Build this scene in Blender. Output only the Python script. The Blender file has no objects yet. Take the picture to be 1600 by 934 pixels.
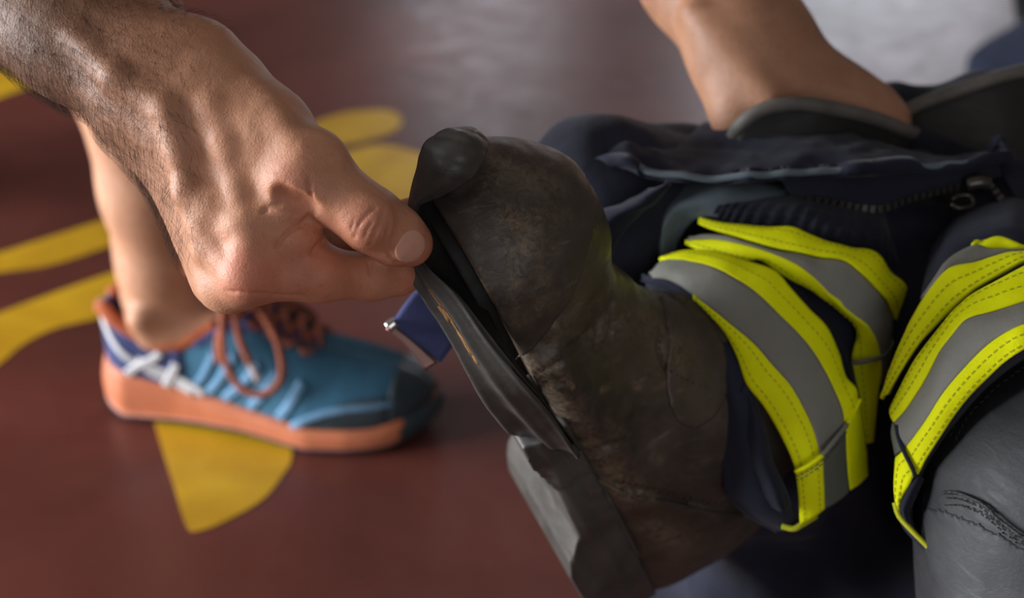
import bpy, math, random
import numpy as np
from mathutils import Matrix, Vector

# ------------------------------------------------------------------ camera, world, lights, exposure
S = bpy.context.scene
COL = S.collection
PITCH, CAM_H, FPX = math.radians(28.0), 0.70, 50.0 / 36.0 * 1600.0
cam_d = bpy.data.cameras.new('camera'); cam = bpy.data.objects.new('camera', cam_d); COL.objects.link(cam)
cam.location = (0, 0, CAM_H); cam.rotation_euler = (math.pi / 2 - PITCH, 0, 0)
cam_d.lens = 50.0; cam_d.sensor_width = 36.0; cam_d.clip_start = 0.02
cam_d.dof.use_dof = True; cam_d.dof.focus_distance = 0.622; cam_d.dof.aperture_fstop = 5.6
S.camera = cam
S.view_settings.view_transform = 'Standard'; S.view_settings.look = 'None'
S.view_settings.gamma = 1.0; S.view_settings.use_curve_mapping = False
S.view_settings.exposure = 0.0
W = bpy.data.worlds.new('overcast_sky'); S.world = W; W.use_nodes = True
W.node_tree.nodes['Background'].inputs[0].default_value = (0.80, 0.88, 1.0, 1)
W.node_tree.nodes['Background'].inputs[1].default_value = 1.0

def area(name, loc, aim, sx, sy, power, colr):
    l = bpy.data.lights.new(name, 'AREA'); l.shape = 'RECTANGLE'; l.size = sx; l.size_y = sy
    l.energy = power; l.color = colr
    o = bpy.data.objects.new(name, l); COL.objects.link(o); o.location = loc
    d = Vector(aim) - Vector(loc); o.rotation_euler = d.to_track_quat('-Z', 'Y').to_euler()
    return o
area('daylight_left_door', (-3.9, 0.75, 0.95), (0, 0.85, 0.45), 2.4, 1.7, 400, (0.93, 0.97, 1.0))
area('front_fill', (0.9, -4.3, 1.9), (0.3, 0.6, 0.5), 2.4, 2.6, 33, (1.0, 0.98, 0.95))  # added fill lamp, set in an unseen opening behind the camera
area('daylight_back_door', (2.05, 8.0, 1.45), (2.05, 0, 1.45), 1.7, 2.8, 34, (0.88, 0.92, 1.0))
area('daylight_back_window', (-0.15, 8.0, 1.75), (-0.15, 0, 1.75), 0.8, 1.3, 7, (0.9, 0.93, 1.0))

# ------------------------------------------------------------------ camera helpers (pixel + depth -> point)
CP, SP = math.cos(PITCH), math.sin(PITCH)
ROT = np.array([[1, 0, 0], [0, SP, -CP], [0, CP, SP]], float)      # columns: right, up, toward viewer
CAMP = np.array([0, 0, CAM_H], float)
def C(px, py, d): return np.array([(px - 800) / FPX * d, (467 - py) / FPX * d, -d])
def toW(v): return np.asarray(v) @ ROT.T + CAMP
def toC(w): return (np.asarray(w) - CAMP) @ ROT
def P(px, py, d): return toW(C(px, py, d))
def G(px, py, z=0.0):
    r = toW(C(px, py, 1.0)) - CAMP
    return CAMP + r * ((z - CAM_H) / r[2])

# ------------------------------------------------------------------ materials
def nodes_mat(name):
    m = bpy.data.materials.new(name); m.use_nodes = True
    nt = m.node_tree; b = nt.nodes['Principled BSDF']
    return m, nt, b
def srgb(r, g, b):
    f = lambda c: (c / 255 / 12.92) if c <= 10.3 else ((c / 255 + 0.055) / 1.055) ** 2.4
    return (f(r), f(g), f(b), 1)
def noise(nt, scale, detail=4, rough=0.55, dist=0.0, vec=None, stretch=None):
    n = nt.nodes.new('ShaderNodeTexNoise'); n.inputs['Scale'].default_value = scale
    n.inputs['Detail'].default_value = detail; n.inputs['Roughness'].default_value = rough
    n.inputs['Distortion'].default_value = dist
    tc = nt.nodes.new('ShaderNodeTexCoord')
    if stretch:
        mp = nt.nodes.new('ShaderNodeMapping'); mp.inputs['Scale'].default_value = stretch[:3]
        if len(stretch) > 3: mp.inputs['Rotation'].default_value = stretch[3:6]
        nt.links.new(tc.outputs['Object'], mp.inputs['Vector']); nt.links.new(mp.outputs['Vector'], n.inputs['Vector'])
    else:
        nt.links.new(tc.outputs['Object'], n.inputs['Vector'])
    return n
def ramp(nt, src, stops):
    r = nt.nodes.new('ShaderNodeValToRGB'); e = r.color_ramp.elements
    while len(e) < len(stops): e.new(0.5)
    for k, (p, c) in enumerate(stops): e[k].position = p; e[k].color = c
    nt.links.new(src, r.inputs[0]); return r
def bump(nt, b, src, strength, dist=0.001, prev=None):
    n = nt.nodes.new('ShaderNodeBump'); n.inputs['Strength'].default_value = strength; n.inputs['Distance'].default_value = dist
    nt.links.new(src, n.inputs['Height'])
    if prev: nt.links.new(prev.outputs[0], n.inputs['Normal'])
    nt.links.new(n.outputs[0], b.inputs['Normal']); return n
def mixc(nt, fac, a, c, mode='MIX'):
    m = nt.nodes.new('ShaderNodeMix'); m.data_type = 'RGBA'; m.blend_type = mode
    for s, v in ((0, fac), (6, a), (7, c)):
        if hasattr(v, 'is_output'): nt.links.new(v, m.inputs[s])
        else: m.inputs[s].default_value = v
    return m.outputs[2]
def simple(name, c, rough=0.6, var=0.25, scale=60, bs=0.2, bd=0.0006, stretch=None, spec=0.5, sheen=0.0, metal=0.0):
    m, nt, b = nodes_mat(name)
    n = noise(nt, scale, 5, 0.6, 0.0, None, stretch)
    lo = tuple(x * (1 - var) for x in c[:3]) + (1,); hi = tuple(min(1, x * (1 + var)) for x in c[:3]) + (1,)
    r = ramp(nt, n.outputs[0], [(0.3, lo), (0.7, hi)])
    nt.links.new(r.outputs[0], b.inputs['Base Color'])
    b.inputs['Roughness'].default_value = rough; b.inputs['Specular IOR Level'].default_value = spec
    b.inputs['Metallic'].default_value = metal
    if sheen: b.inputs['Sheen Weight'].default_value = sheen; b.inputs['Sheen Roughness'].default_value = 0.5
    if bs: bump(nt, b, n.outputs[0], bs, bd)
    return m
def cloth_mat(name, c, var=0.3, sheen=0.15, weave=1600, rough=0.9):
    m, nt, b = nodes_mat(name)
    big = noise(nt, 14, 4, 0.6); fine = noise(nt, weave, 2, 0.5)
    lo = tuple(x * (1 - var) for x in c[:3]) + (1,); hi = tuple(min(1, x * (1 + var)) for x in c[:3]) + (1,)
    r = ramp(nt, big.outputs[0], [(0.35, lo), (0.7, hi)])
    nt.links.new(r.outputs[0], b.inputs['Base Color']); b.inputs['Roughness'].default_value = rough
    b.inputs['Specular IOR Level'].default_value = 0.2
    b.inputs['Sheen Weight'].default_value = sheen; b.inputs['Sheen Roughness'].default_value = 0.45
    md = noise(nt, 90, 4, 0.6)
    b1 = bump(nt, b, md.outputs[0], 0.35, 0.002); bump(nt, b, fine.outputs[0], 0.3, 0.0005, b1)
    return m
def leather_mat(name, base, scuff, tan, rough=0.5, amount=0.5):
    m, nt, b = nodes_mat(name)
    n1 = noise(nt, 16, 6, 0.65, 0.6); n2 = noise(nt, 45, 8, 0.75, 1.5, None, (1.0, 1.0, 3.5, 0.4, 0.3, 0.2)); n3 = noise(nt, 520, 3, 0.6)
    r1 = ramp(nt, n1.outputs[0], [(0.35, base), (0.75, scuff)])
    r2 = ramp(nt, n2.outputs[0], [(0.58, (0, 0, 0, 1)), (0.78, (amount, amount, amount, 1))])
    c = mixc(nt, r2.outputs[0], r1.outputs[0], tan)
    at = nt.nodes.new('ShaderNodeVertexColor'); at.layer_name = 'tone'; n4 = noise(nt, 210, 5, 0.75, 1.0)
    mm = nt.nodes.new('ShaderNodeMath'); mm.operation = 'MULTIPLY'; nt.links.new(at.outputs[0], mm.inputs[0]); r4 = ramp(nt, n4.outputs[0], [(0.38, (0, 0, 0, 1)), (0.62, (1, 1, 1, 1))]); nt.links.new(r4.outputs[0], mm.inputs[1])
    c = mixc(nt, mm.outputs[0], c, tan)
    nt.links.new(c, b.inputs['Base Color'])
    rr = ramp(nt, n2.outputs[0], [(0.3, (rough - 0.1,) * 3 + (1,)), (0.75, (min(1, rough + 0.22),) * 3 + (1,))])
    nt.links.new(rr.outputs[0], b.inputs['Roughness'])
    b.inputs['Specular IOR Level'].default_value = 0.4
    v = nt.nodes.new('ShaderNodeTexVoronoi'); v.feature = 'DISTANCE_TO_EDGE'; v.inputs['Scale'].default_value = 420
    tc = nt.nodes.new('ShaderNodeTexCoord'); nt.links.new(tc.outputs['Object'], v.inputs['Vector'])
    b1 = bump(nt, b, n2.outputs[0], 0.25, 0.0015); b2 = bump(nt, b, v.outputs[0], 0.12, 0.0006, b1)
    bump(nt, b, n3.outputs[0], 0.15, 0.0005, b2)
    return m

M = {}
# floor: brick red painted concrete, semi gloss, scuffed
m, nt, b = nodes_mat('red_floor_paint')
n1 = noise(nt, 3.2, 6, 0.6, 0.4); n2 = noise(nt, 26, 8, 0.7, 1.2); n3 = noise(nt, 9, 5, 0.7, 2.0)
r1 = ramp(nt, n1.outputs[0], [(0.3, srgb(76, 39, 33)), (0.7, srgb(106, 55, 46))])
r2 = ramp(nt, n2.outputs[0], [(0.62, (0, 0, 0, 1)), (0.82, (0.35,) * 3 + (1,))])
nt.links.new(mixc(nt, r2.outputs[0], r1.outputs[0], srgb(128, 88, 82)), b.inputs['Base Color'])
rr = ramp(nt, n3.outputs[0], [(0.3, (0.27,) * 3 + (1,)), (0.75, (0.42,) * 3 + (1,))]); nt.links.new(rr.outputs[0], b.inputs['Roughness'])
b.inputs['Specular IOR Level'].default_value = 0.42
bump(nt, b, n2.outputs[0], 0.08, 0.002); M['floor'] = m
m, nt, b = nodes_mat('yellow_floor_paint')
n1 = noise(nt, 9, 6, 0.6, 0.5); n2 = noise(nt, 40, 8, 0.7, 1.2)
r1 = ramp(nt, n1.outputs[0], [(0.3, srgb(178, 132, 20)), (0.7, srgb(212, 166, 30))])
r2 = ramp(nt, n2.outputs[0], [(0.6, (0, 0, 0, 1)), (0.85, (0.4,) * 3 + (1,))])
nt.links.new(mixc(nt, r2.outputs[0], r1.outputs[0], srgb(120, 84, 40)), b.inputs['Base Color'])
b.inputs['Roughness'].default_value = 0.4; M['yellow_paint'] = m
M['wall'] = simple('plaster_wall', srgb(112, 102, 96), 0.85, 0.1, 6, 0.1)
M['ceiling'] = simple('ceiling_paint', srgb(130, 126, 122), 0.9, 0.08, 5, 0.05)
M['door_frame'] = simple('door_frame_paint', srgb(90, 30, 28), 0.5, 0.1, 20, 0.05)

def skin_mat():
    m, nt, b = nodes_mat('tan_and_shade_skin')
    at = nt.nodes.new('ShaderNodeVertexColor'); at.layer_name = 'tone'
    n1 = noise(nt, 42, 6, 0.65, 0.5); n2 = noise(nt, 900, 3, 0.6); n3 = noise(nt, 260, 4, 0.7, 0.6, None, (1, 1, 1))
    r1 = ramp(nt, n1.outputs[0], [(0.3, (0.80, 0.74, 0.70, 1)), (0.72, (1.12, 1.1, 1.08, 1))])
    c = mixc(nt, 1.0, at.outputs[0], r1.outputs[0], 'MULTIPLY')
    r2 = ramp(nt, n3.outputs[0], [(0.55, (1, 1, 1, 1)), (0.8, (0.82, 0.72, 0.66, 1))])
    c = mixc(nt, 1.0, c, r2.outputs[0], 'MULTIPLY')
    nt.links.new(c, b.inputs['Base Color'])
    b.inputs['Roughness'].default_value = 0.54; b.inputs['Specular IOR Level'].default_value = 0.38
    b.inputs['Subsurface Weight'].default_value = 0.18; b.inputs['Subsurface Radius'].default_value = (1.0, 0.35, 0.2)
    b.inputs['Subsurface Scale'].default_value = 0.004
    v = nt.nodes.new('ShaderNodeTexVoronoi'); v.feature = 'DISTANCE_TO_EDGE'; v.inputs['Scale'].default_value = 700
    tc = nt.nodes.new('ShaderNodeTexCoord')
    mp = nt.nodes.new('ShaderNodeMapping'); mp.inputs['Scale'].default_value = (1, 0.6, 1); nt.links.new(tc.outputs['Object'], mp.inputs['Vector'])
    nt.links.new(mp.outputs[0], v.inputs['Vector'])
    b1 = bump(nt, b, n3.outputs[0], 0.30, 0.0011); b2 = bump(nt, b, v.outputs[0], 0.32, 0.0005, b1); bump(nt, b, n2.outputs[0], 0.25, 0.0004, b2)
    return m
M['skin'] = skin_mat()
M['nail'] = simple('nail', srgb(206, 152, 130), 0.30, 0.08, 120, 0.05)
M['hair'] = simple('body_hair', srgb(44, 29, 21), 0.8, 0.2, 60, 0, spec=0.1)
M['head_hair'] = simple('head_hair', srgb(40, 30, 24), 0.6, 0.3, 160, 0.5, 0.002)
M['leather'] = leather_mat('worn_brown_leather', srgb(52, 45, 40), srgb(92, 79, 68), srgb(150, 128, 104), 0.35, 0.4)
M['leather_cap'] = leather_mat('scuffed_toe_leather', srgb(50, 44, 40), srgb(84, 73, 62), srgb(154, 130, 102), 0.40, 0.5)
M['leather_grey'] = leather_mat('grey_black_leather', srgb(36, 36, 39), srgb(58, 58, 61), srgb(104, 102, 100), 0.55, 0.35)
M['leather_dark'] = leather_mat('dark_shaft_leather', srgb(30, 28, 27), srgb(44, 41, 38), srgb(70, 62, 54), 0.6, 0.25)
M['rim'] = leather_mat('worn_rim_binding', srgb(84, 80, 76), srgb(118, 112, 106), srgb(150, 140, 128), 0.6, 0.4)
M['rubber'] = leather_mat('worn_black_rubber', srgb(56, 53, 50), srgb(88, 84, 80), srgb(126, 118, 108), 0.38, 0.4)
M['rubber_dark'] = simple('dark_rubber_inside', srgb(24, 20, 18), 0.7, 0.3, 60, 0.3)
M['glue'] = simple('dried_glue', srgb(150, 108, 60), 0.7, 0.3, 200, 0.3)
M['navy'] = cloth_mat('navy_cloth', srgb(31, 32, 44), 0.35, 0.06)
M['navy_flap'] = cloth_mat('navy_quilted_cloth', srgb(31, 32, 46), 0.4, 0.06)
M['navy_hem'] = cloth_mat('navy_hem_cloth', srgb(38, 40, 54), 0.3, 0.06)
M['slate'] = cloth_mat('slate_lining_cloth', srgb(92, 102, 110), 0.2, 0.1)
M['yellow'] = cloth_mat('fluorescent_yellow_tape', srgb(236, 240, 0), 0.07, 0.0, 1200, 0.75)
M['silver'] = cloth_mat('silver_reflective_tape', srgb(128, 126, 118), 0.1, 0.0, 900, 0.5)
M['silver_dark'] = cloth_mat('silver_tape_end', srgb(96, 100, 88), 0.1, 0.0, 900, 0.5)
M['thread'] = simple('stitching_thread', srgb(176, 176, 20), 0.8, 0.1, 60, 0)
M['thread_dark'] = simple('dark_thread', srgb(74, 66, 56), 0.8, 0.1, 60, 0)
M['zip'] = simple('zip_plastic', srgb(72, 68, 62), 0.32, 0.2, 60, 0, metal=0.6)
M['steel'] = simple('bright_steel', srgb(214, 212, 210), 0.25, 0.05, 60, 0, metal=1.0)
M['webbing'] = cloth_mat('blue_webbing', srgb(74, 80, 124), 0.15, 0.2, 1200)
M['clip'] = simple('brown_clip_plate', srgb(118, 88, 82), 0.35, 0.1, 60, 0.05, metal=0.6)
M['shoe_blue'] = cloth_mat('teal_blue_mesh', srgb(62, 106, 132), 0.25, 0.1, 700)
M['shoe_navy'] = cloth_mat('violet_navy_mesh', srgb(66, 74, 116), 0.2, 0.1, 700)
M['shoe_light'] = cloth_mat('light_blue_overlay', srgb(112, 152, 186), 0.12, 0.05, 500, 0.6)
M['shoe_orange'] = simple('orange_midsole_foam', srgb(192, 108, 70), 0.6, 0.1, 60, 0.1)
M['shoe_collar'] = cloth_mat('orange_collar_lining', srgb(176, 92, 56), 0.2, 0.15, 700)
M['shoe_white'] = simple('white_stripe', srgb(206, 204, 206), 0.5, 0.06, 80, 0.05)
M['shoe_guard'] = simple('dark_toe_rubber', srgb(46, 58, 64), 0.5, 0.2, 80, 0.2)
M['shoe_out'] = simple('dark_outsole', srgb(36, 44, 58), 0.6, 0.2, 80, 0.2)
M['lace'] = cloth_mat('rust_orange_lace', srgb(150, 84, 62), 0.25, 0.1, 900)
M['aglet'] = simple('pale_aglet', srgb(206, 190, 186), 0.3, 0.05, 60, 0)
M['pink'] = cloth_mat('magenta_lining', srgb(150, 40, 104), 0.2, 0.1, 700)
M['black'] = cloth_mat('black_cloth', srgb(20, 20, 24), 0.2, 0.1)
M['blue_bag'] = cloth_mat('dusk_blue_cloth', srgb(36, 40, 56), 0.2, 0.1)
M['shirt'] = cloth_mat('navy_shirt', srgb(34, 38, 52), 0.2, 0.1)

# ------------------------------------------------------------------ object helpers
def empty(name, loc, label, cat, group=None):
    o = bpy.data.objects.new(name, None); COL.objects.link(o); o.location = loc; o.empty_display_size = 0.05
    o['label'] = label; o['category'] = cat
    if group: o['group'] = group
    return o
def origin_of(p):
    v = np.zeros(3)
    while p is not None: v = v + np.array(p.location); p = p.parent
    return v
def mk(name, verts, faces, mat, parent=None, smooth=True, colors=None, sub=0, kind=None):
    verts = np.asarray(verts, float)
    if parent is not None: verts = verts - origin_of(parent)
    me = bpy.data.meshes.new(name)
    if isinstance(faces, np.ndarray) and faces.ndim == 2:
        n, k = faces.shape
        me.vertices.add(len(verts)); me.vertices.foreach_set('co', verts.astype(np.float32).ravel())
        me.loops.add(n * k); me.loops.foreach_set('vertex_index', faces.astype(np.int32).ravel())
        me.polygons.add(n); me.polygons.foreach_set('loop_start', np.arange(0, n * k, k, dtype=np.int32))
        me.update(calc_edges=True)
    else:
        me.from_pydata([tuple(v) for v in verts], [], [tuple(int(i) for i in f) for f in faces]); me.update()
    if smooth: me.polygons.foreach_set('use_smooth', np.ones(len(me.polygons), bool))
    me.materials.append(mat)
    if colors is not None:
        a = me.color_attributes.new('tone', 'FLOAT_COLOR', 'POINT')
        c = np.ones((len(verts), 4), np.float32); c[:, :3] = colors; a.data.foreach_set('color', c.ravel())
    o = bpy.data.objects.new(name, me); COL.objects.link(o)
    if parent is not None: o.parent = parent
    if sub:
        s = o.modifiers.new('sub', 'SUBSURF'); s.levels = s.render_levels = sub
    if kind: o['kind'] = kind
    return o
def lab(o, t): o['label'] = t; return o
def join(parts):
    V, F, n = [], [], 0
    for v, f in parts:
        V.append(np.asarray(v)); F += [tuple(int(i) + n for i in q) for q in f]; n += len(v)
    return np.concatenate(V), F

# value noise in numpy
_rng = np.random.RandomState(7); _T = _rng.rand(4096).astype(np.float32)
def vnoise(p):
    p = np.asarray(p, np.float32); i = np.floor(p).astype(np.int64); f = p - i; f = f * f * (3 - 2 * f); r = 0
    for dx in (0, 1):
        for dy in (0, 1):
            for dz in (0, 1):
                h = ((i[..., 0] + dx) * 73856093 ^ (i[..., 1] + dy) * 19349663 ^ (i[..., 2] + dz) * 83492791) & 4095
                r = r + _T[h] * np.abs(1 - dx - f[..., 0]) * np.abs(1 - dy - f[..., 1]) * np.abs(1 - dz - f[..., 2])
    return r * 2 - 1
def fbm(p, o=3):
    s, a = 0, 1.0
    for k in range(o): s = s + a * vnoise(np.asarray(p) * (2.03 ** k) + 17.3 * k); a *= 0.5
    return s

# ------------------------------------------------------------------ smooth signed-distance modelling
class Prim: pass
def rc(a, ra, b, rb, k=0.008, op='u', flat=None):
    q = Prim(); q.t = 'rc'; q.a = np.array(a, float); q.b = np.array(b, float); q.ra, q.rb, q.k, q.op, q.flat = ra, rb, k, op, flat
    r = max(ra, rb); q.lo = np.minimum(q.a, q.b) - r; q.hi = np.maximum(q.a, q.b) + r
    return q
def el(c, rad, ax=None, k=0.008, op='u'):
    q = Prim(); q.t = 'el'; q.c = np.array(c, float); q.r = np.array(rad, float); q.k, q.op = k, op
    q.R = np.eye(3) if ax is None else np.array(ax, float)
    e = np.abs(q.R.T) @ q.r; q.lo, q.hi = q.c - e, q.c + e
    return q
def chain(pts, k=0.008, flat=None, op='u'):
    return [rc(pts[i][0], pts[i][1], pts[i + 1][0], pts[i + 1][1], k, op, flat) for i in range(len(pts) - 1)]
def dist(q, X, Y, Z):
    if q.t == 'rc':
        px, py, pz = X - q.a[0], Y - q.a[1], Z - q.a[2]; ba = q.b - q.a
        if q.flat is not None:
            n, s = np.array(q.flat[0], float), q.flat[1]
            dn = (px * n[0] + py * n[1] + pz * n[2]) * (s - 1)
            px, py, pz = px + n[0] * dn, py + n[1] * dn, pz + n[2] * dn; ba = ba + n * (ba @ n) * (s - 1)
        L = max(ba @ ba, 1e-12); t = np.clip((px * ba[0] + py * ba[1] + pz * ba[2]) / L, 0, 1)
        d = np.sqrt((px - t * ba[0]) ** 2 + (py - t * ba[1]) ** 2 + (pz - t * ba[2]) ** 2)
        return d - (q.ra + (q.rb - q.ra) * t)
    p = [X - q.c[0], Y - q.c[1], Z - q.c[2]]
    u = [q.R[i, 0] * p[0] + q.R[i, 1] * p[1] + q.R[i, 2] * p[2] for i in range(3)]
    k0 = np.sqrt(sum((u[i] / q.r[i]) ** 2 for i in range(3))); k1 = np.sqrt(sum((u[i] / q.r[i] ** 2) ** 2 for i in range(3))) + 1e-9
    return k0 * (k0 - 1) / k1
def smin(a, b, k):
    h = np.clip(0.5 + 0.5 * (b - a) / k, 0, 1); return b + (a - b) * h - k * h * (1 - h)
def field(prims, lo, hi, h, clip=True):
    lo, hi = np.array(lo, float), np.array(hi, float)
    ax = [np.arange(lo[i], hi[i] + h, h, dtype=np.float32) for i in range(3)]
    F = np.ones([len(a) for a in ax], np.float32)
    return apply(F, ax, prims), ax
def apply(F, ax, prims):
    lo = np.array([a[0] for a in ax], float); h = float(ax[0][1] - ax[0][0])
    for q in prims:
        mg = q.k + 4 * h; s = []
        for i in range(3):
            i0 = int(np.clip(math.floor((q.lo[i] - mg - lo[i]) / h), 0, len(ax[i]))); i1 = int(np.clip(math.ceil((q.hi[i] + mg - lo[i]) / h) + 1, 0, len(ax[i])))
            s.append(slice(i0, i1))
        if any(x.stop <= x.start for x in s): continue
        D = dist(q, ax[0][s[0]][:, None, None], ax[1][s[1]][None, :, None], ax[2][s[2]][None, None, :]).astype(np.float32)
        sub = F[s[0], s[1], s[2]]
        F[s[0], s[1], s[2]] = smin(sub, D, q.k) if q.op == 'u' else -smin(-sub, D, q.k)
    return F
def bounds(prims, pad):
    u = [q for q in prims if q.op == 'u']
    return np.min([q.lo for q in u], 0) - pad, np.max([q.hi for q in u], 0) + pad
def surfnet(F, ax, smooth=1):
    h = ax[0][1] - ax[0][0]; Sg = F < 0
    c = [Sg[i:F.shape[0] - 1 + i, j:F.shape[1] - 1 + j, k:F.shape[2] - 1 + k] for i in (0, 1) for j in (0, 1) for k in (0, 1)]
    cnt = sum(x.astype(np.int8) for x in c); act = (cnt > 0) & (cnt < 8)
    I = np.argwhere(act); vid = -np.ones(act.shape, np.int32); vid[act] = np.arange(len(I))
    acc = np.zeros((len(I), 3)); num = np.zeros(len(I))
    corners = [(0, 0, 0), (1, 0, 0), (0, 1, 0), (1, 1, 0), (0, 0, 1), (1, 0, 1), (0, 1, 1), (1, 1, 1)]
    val = {q: F[I[:, 0] + q[0], I[:, 1] + q[1], I[:, 2] + q[2]] for q in corners}
    for a in corners:
        for d in range(3):
            if a[d]: continue
            b2 = list(a); b2[d] = 1; b2 = tuple(b2); f0, f1 = val[a], val[b2]; cr = (f0 < 0) != (f1 < 0)
            t = np.where(cr, f0 / np.where(cr, f0 - f1, 1), 0)
            p = np.array(a, float)[None] + np.outer(t, np.eye(3)[d]); acc[cr] += p[cr]; num[cr] += 1
    V = (I + acc / np.maximum(num, 1)[:, None]) * h + np.array([a[0] for a in ax])
    Q = []
    for d in range(3):
        e, g = [(1, 2), (2, 0), (0, 1)][d]
        sl0 = [slice(None)] * 3; sl1 = [slice(None)] * 3; sl0[d] = slice(0, -1); sl1[d] = slice(1, None)
        A, B = Sg[tuple(sl0)], Sg[tuple(sl1)]; E = np.argwhere(A != B)
        ok = (E[:, e] > 0) & (E[:, g] > 0) & (E[:, e] < Sg.shape[e] - 1) & (E[:, g] < Sg.shape[g] - 1); E = E[ok]
        if not len(E): continue
        inside = A[E[:, 0], E[:, 1], E[:, 2]]
        def cell(de, dg):
            q = E.copy(); q[:, e] += de; q[:, g] += dg; return vid[q[:, 0], q[:, 1], q[:, 2]]
        q = np.stack([cell(-1, -1), cell(0, -1), cell(0, 0), cell(-1, 0)], 1); q[~inside] = q[~inside][:, ::-1]; Q.append(q)
    Q = np.concatenate(Q); Q = Q[(Q >= 0).all(1)]
    for _ in range(smooth):
        s = np.zeros_like(V); n = np.zeros(len(V))
        for i in range(4):
            a, b2 = Q[:, i], Q[:, (i + 1) % 4]
            for k in range(3): s[:, k] += np.bincount(a, V[b2, k], len(V)) + np.bincount(b2, V[a, k], len(V))
            n += np.bincount(a, minlength=len(V)) + np.bincount(b2, minlength=len(V))
        V = V * 0.5 + 0.5 * s / np.maximum(n, 1)[:, None]
    return V, Q
def grid_pts(ax): return np.stack(np.meshgrid(*ax, indexing='ij'), -1)
def displace(F, ax, fn, band=0.03):
    m = np.abs(F) < band; I = np.argwhere(m)
    p = np.stack([ax[i][I[:, i]] for i in range(3)], 1); F[m] += fn(p).astype(np.float32)

def march(Fv, ax, toL, px, py, off=0.0, d0=.52, d1=.95):
    ds = np.arange(d0, d1, .0006); ray = np.array([(px - 800) / FPX, (467 - py) / FPX, -1.0]); q2 = toL(ds[:, None] * ray); h = ax[0][1] - ax[0][0]
    ii = [np.round((q2[:, i] - ax[i][0]) / h).astype(int) for i in range(3)]; ok = np.ones(len(ds), bool)
    for i in range(3): ok &= (ii[i] >= 0) & (ii[i] < len(ax[i]))
    f = np.ones(len(ds)); f[ok] = Fv[ii[0][ok], ii[1][ok], ii[2][ok]]; k = np.where(f < off)[0]
    return q2[k[0]] if len(k) else None

# ------------------------------------------------------------------ cloth-like patches from control points
def cr(pts, n):
    pts = np.asarray(pts, float); m = len(pts)
    if m == 2:
        t = np.linspace(0, 1, n)[:, None]; return pts[0] * (1 - t) + pts[1] * t
    e = np.concatenate([[2 * pts[0] - pts[1]], pts, [2 * pts[-1] - pts[-2]]]); t = np.linspace(0, m - 1, n); o = []
    for x in t:
        i = min(int(x), m - 2); f = x - i; a, b2, c, d = e[i], e[i + 1], e[i + 2], e[i + 3]
        o.append(0.5 * (2 * b2 + (c - a) * f + (2 * a - 5 * b2 + 4 * c - d) * f * f + (3 * b2 - a - 3 * c + d) * f ** 3))
    return np.array(o)
def surf(rows, nu, nv):
    g = np.array([cr(r, nv) for r in rows]); return np.stack([cr(g[:, j], nu) for j in range(nv)], 1)
def gnormals(g):
    du = np.gradient(g, axis=0); dv = np.gradient(g, axis=1); n = np.cross(du, dv); n /= np.linalg.norm(n, axis=-1, keepdims=True) + 1e-12
    flip = ((CAMP - g) * n).sum(-1).mean() < 0
    return -n if flip else n
def slab(g, n, thick):
    nu, nv = g.shape[:2]; top = g.reshape(-1, 3); bot = (g - n * thick).reshape(-1, 3); k = nu * nv; F = []
    for i in range(nu - 1):
        for j in range(nv - 1):
            a, b2, c, d = i * nv + j, (i + 1) * nv + j, (i + 1) * nv + j + 1, i * nv + j + 1
            F.append((a, b2, c, d)); F.append((a + k, d + k, c + k, b2 + k))
    for i in range(nu - 1):
        a, b2 = i * nv, (i + 1) * nv; F.append((a, a + k, b2 + k, b2)); a += nv - 1; b2 += nv - 1; F.append((a, b2, b2 + k, a + k))
    for j in range(nv - 1):
        a, b2 = j, j + 1; F.append((a, b2, b2 + k, a + k)); a += (nu - 1) * nv; b2 += (nu - 1) * nv; F.append((a, a + k, b2 + k, b2))
    return np.concatenate([top, bot]), F
def PW(pts): return [P(*p) for p in pts]
def patch(name, rows, mat, parent, thick=0.003, nu=40, nv=12, wr=0.0, ws=40, prof=None, lift=0.0, stretch=(1, 1, 1), world=False):
    g = surf([r if world else PW(r) for r in rows], nu, nv); n = gnormals(g)
    if wr: g = g + n * (wr * fbm(g * ws * np.array(stretch), 3))[..., None]
    if prof is not None:
        v = np.linspace(0, 1, nv); u = np.linspace(0, 1, nu); g = g + n * prof(u[:, None], v[None, :])[..., None]
    if lift: g = g + n * lift
    n = gnormals(g); v, f = slab(g, n, thick)
    o = mk(name, v, f, mat, parent); return o, g, n
def tube(pts, r, n=8, rr=None, caps=True):
    pts = np.asarray(pts, float); T = np.gradient(pts, axis=0); T /= np.linalg.norm(T, axis=1, keepdims=True) + 1e-12
    up = np.array([0.31, 0.2, 0.93]); V, F = [], []
    nrm = np.cross(T[0], up); nrm /= np.linalg.norm(nrm) + 1e-12
    for i, (p, t) in enumerate(zip(pts, T)):
        nrm = nrm - t * (nrm @ t); nrm /= np.linalg.norm(nrm) + 1e-12; bn = np.cross(t, nrm); R = r if rr is None else rr[i]
        for k in range(n):
            a = 2 * math.pi * k / n; V.append(p + R * (math.cos(a) * nrm + math.sin(a) * bn))
    for i in range(len(pts) - 1):
        for k in range(n): F.append((i * n + k, i * n + (k + 1) % n, (i + 1) * n + (k + 1) % n, (i + 1) * n + k))
    if caps: F.append(tuple(range(n))[::-1]); F.append(tuple((len(pts) - 1) * n + k for k in range(n)))
    return np.array(V), F
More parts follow.
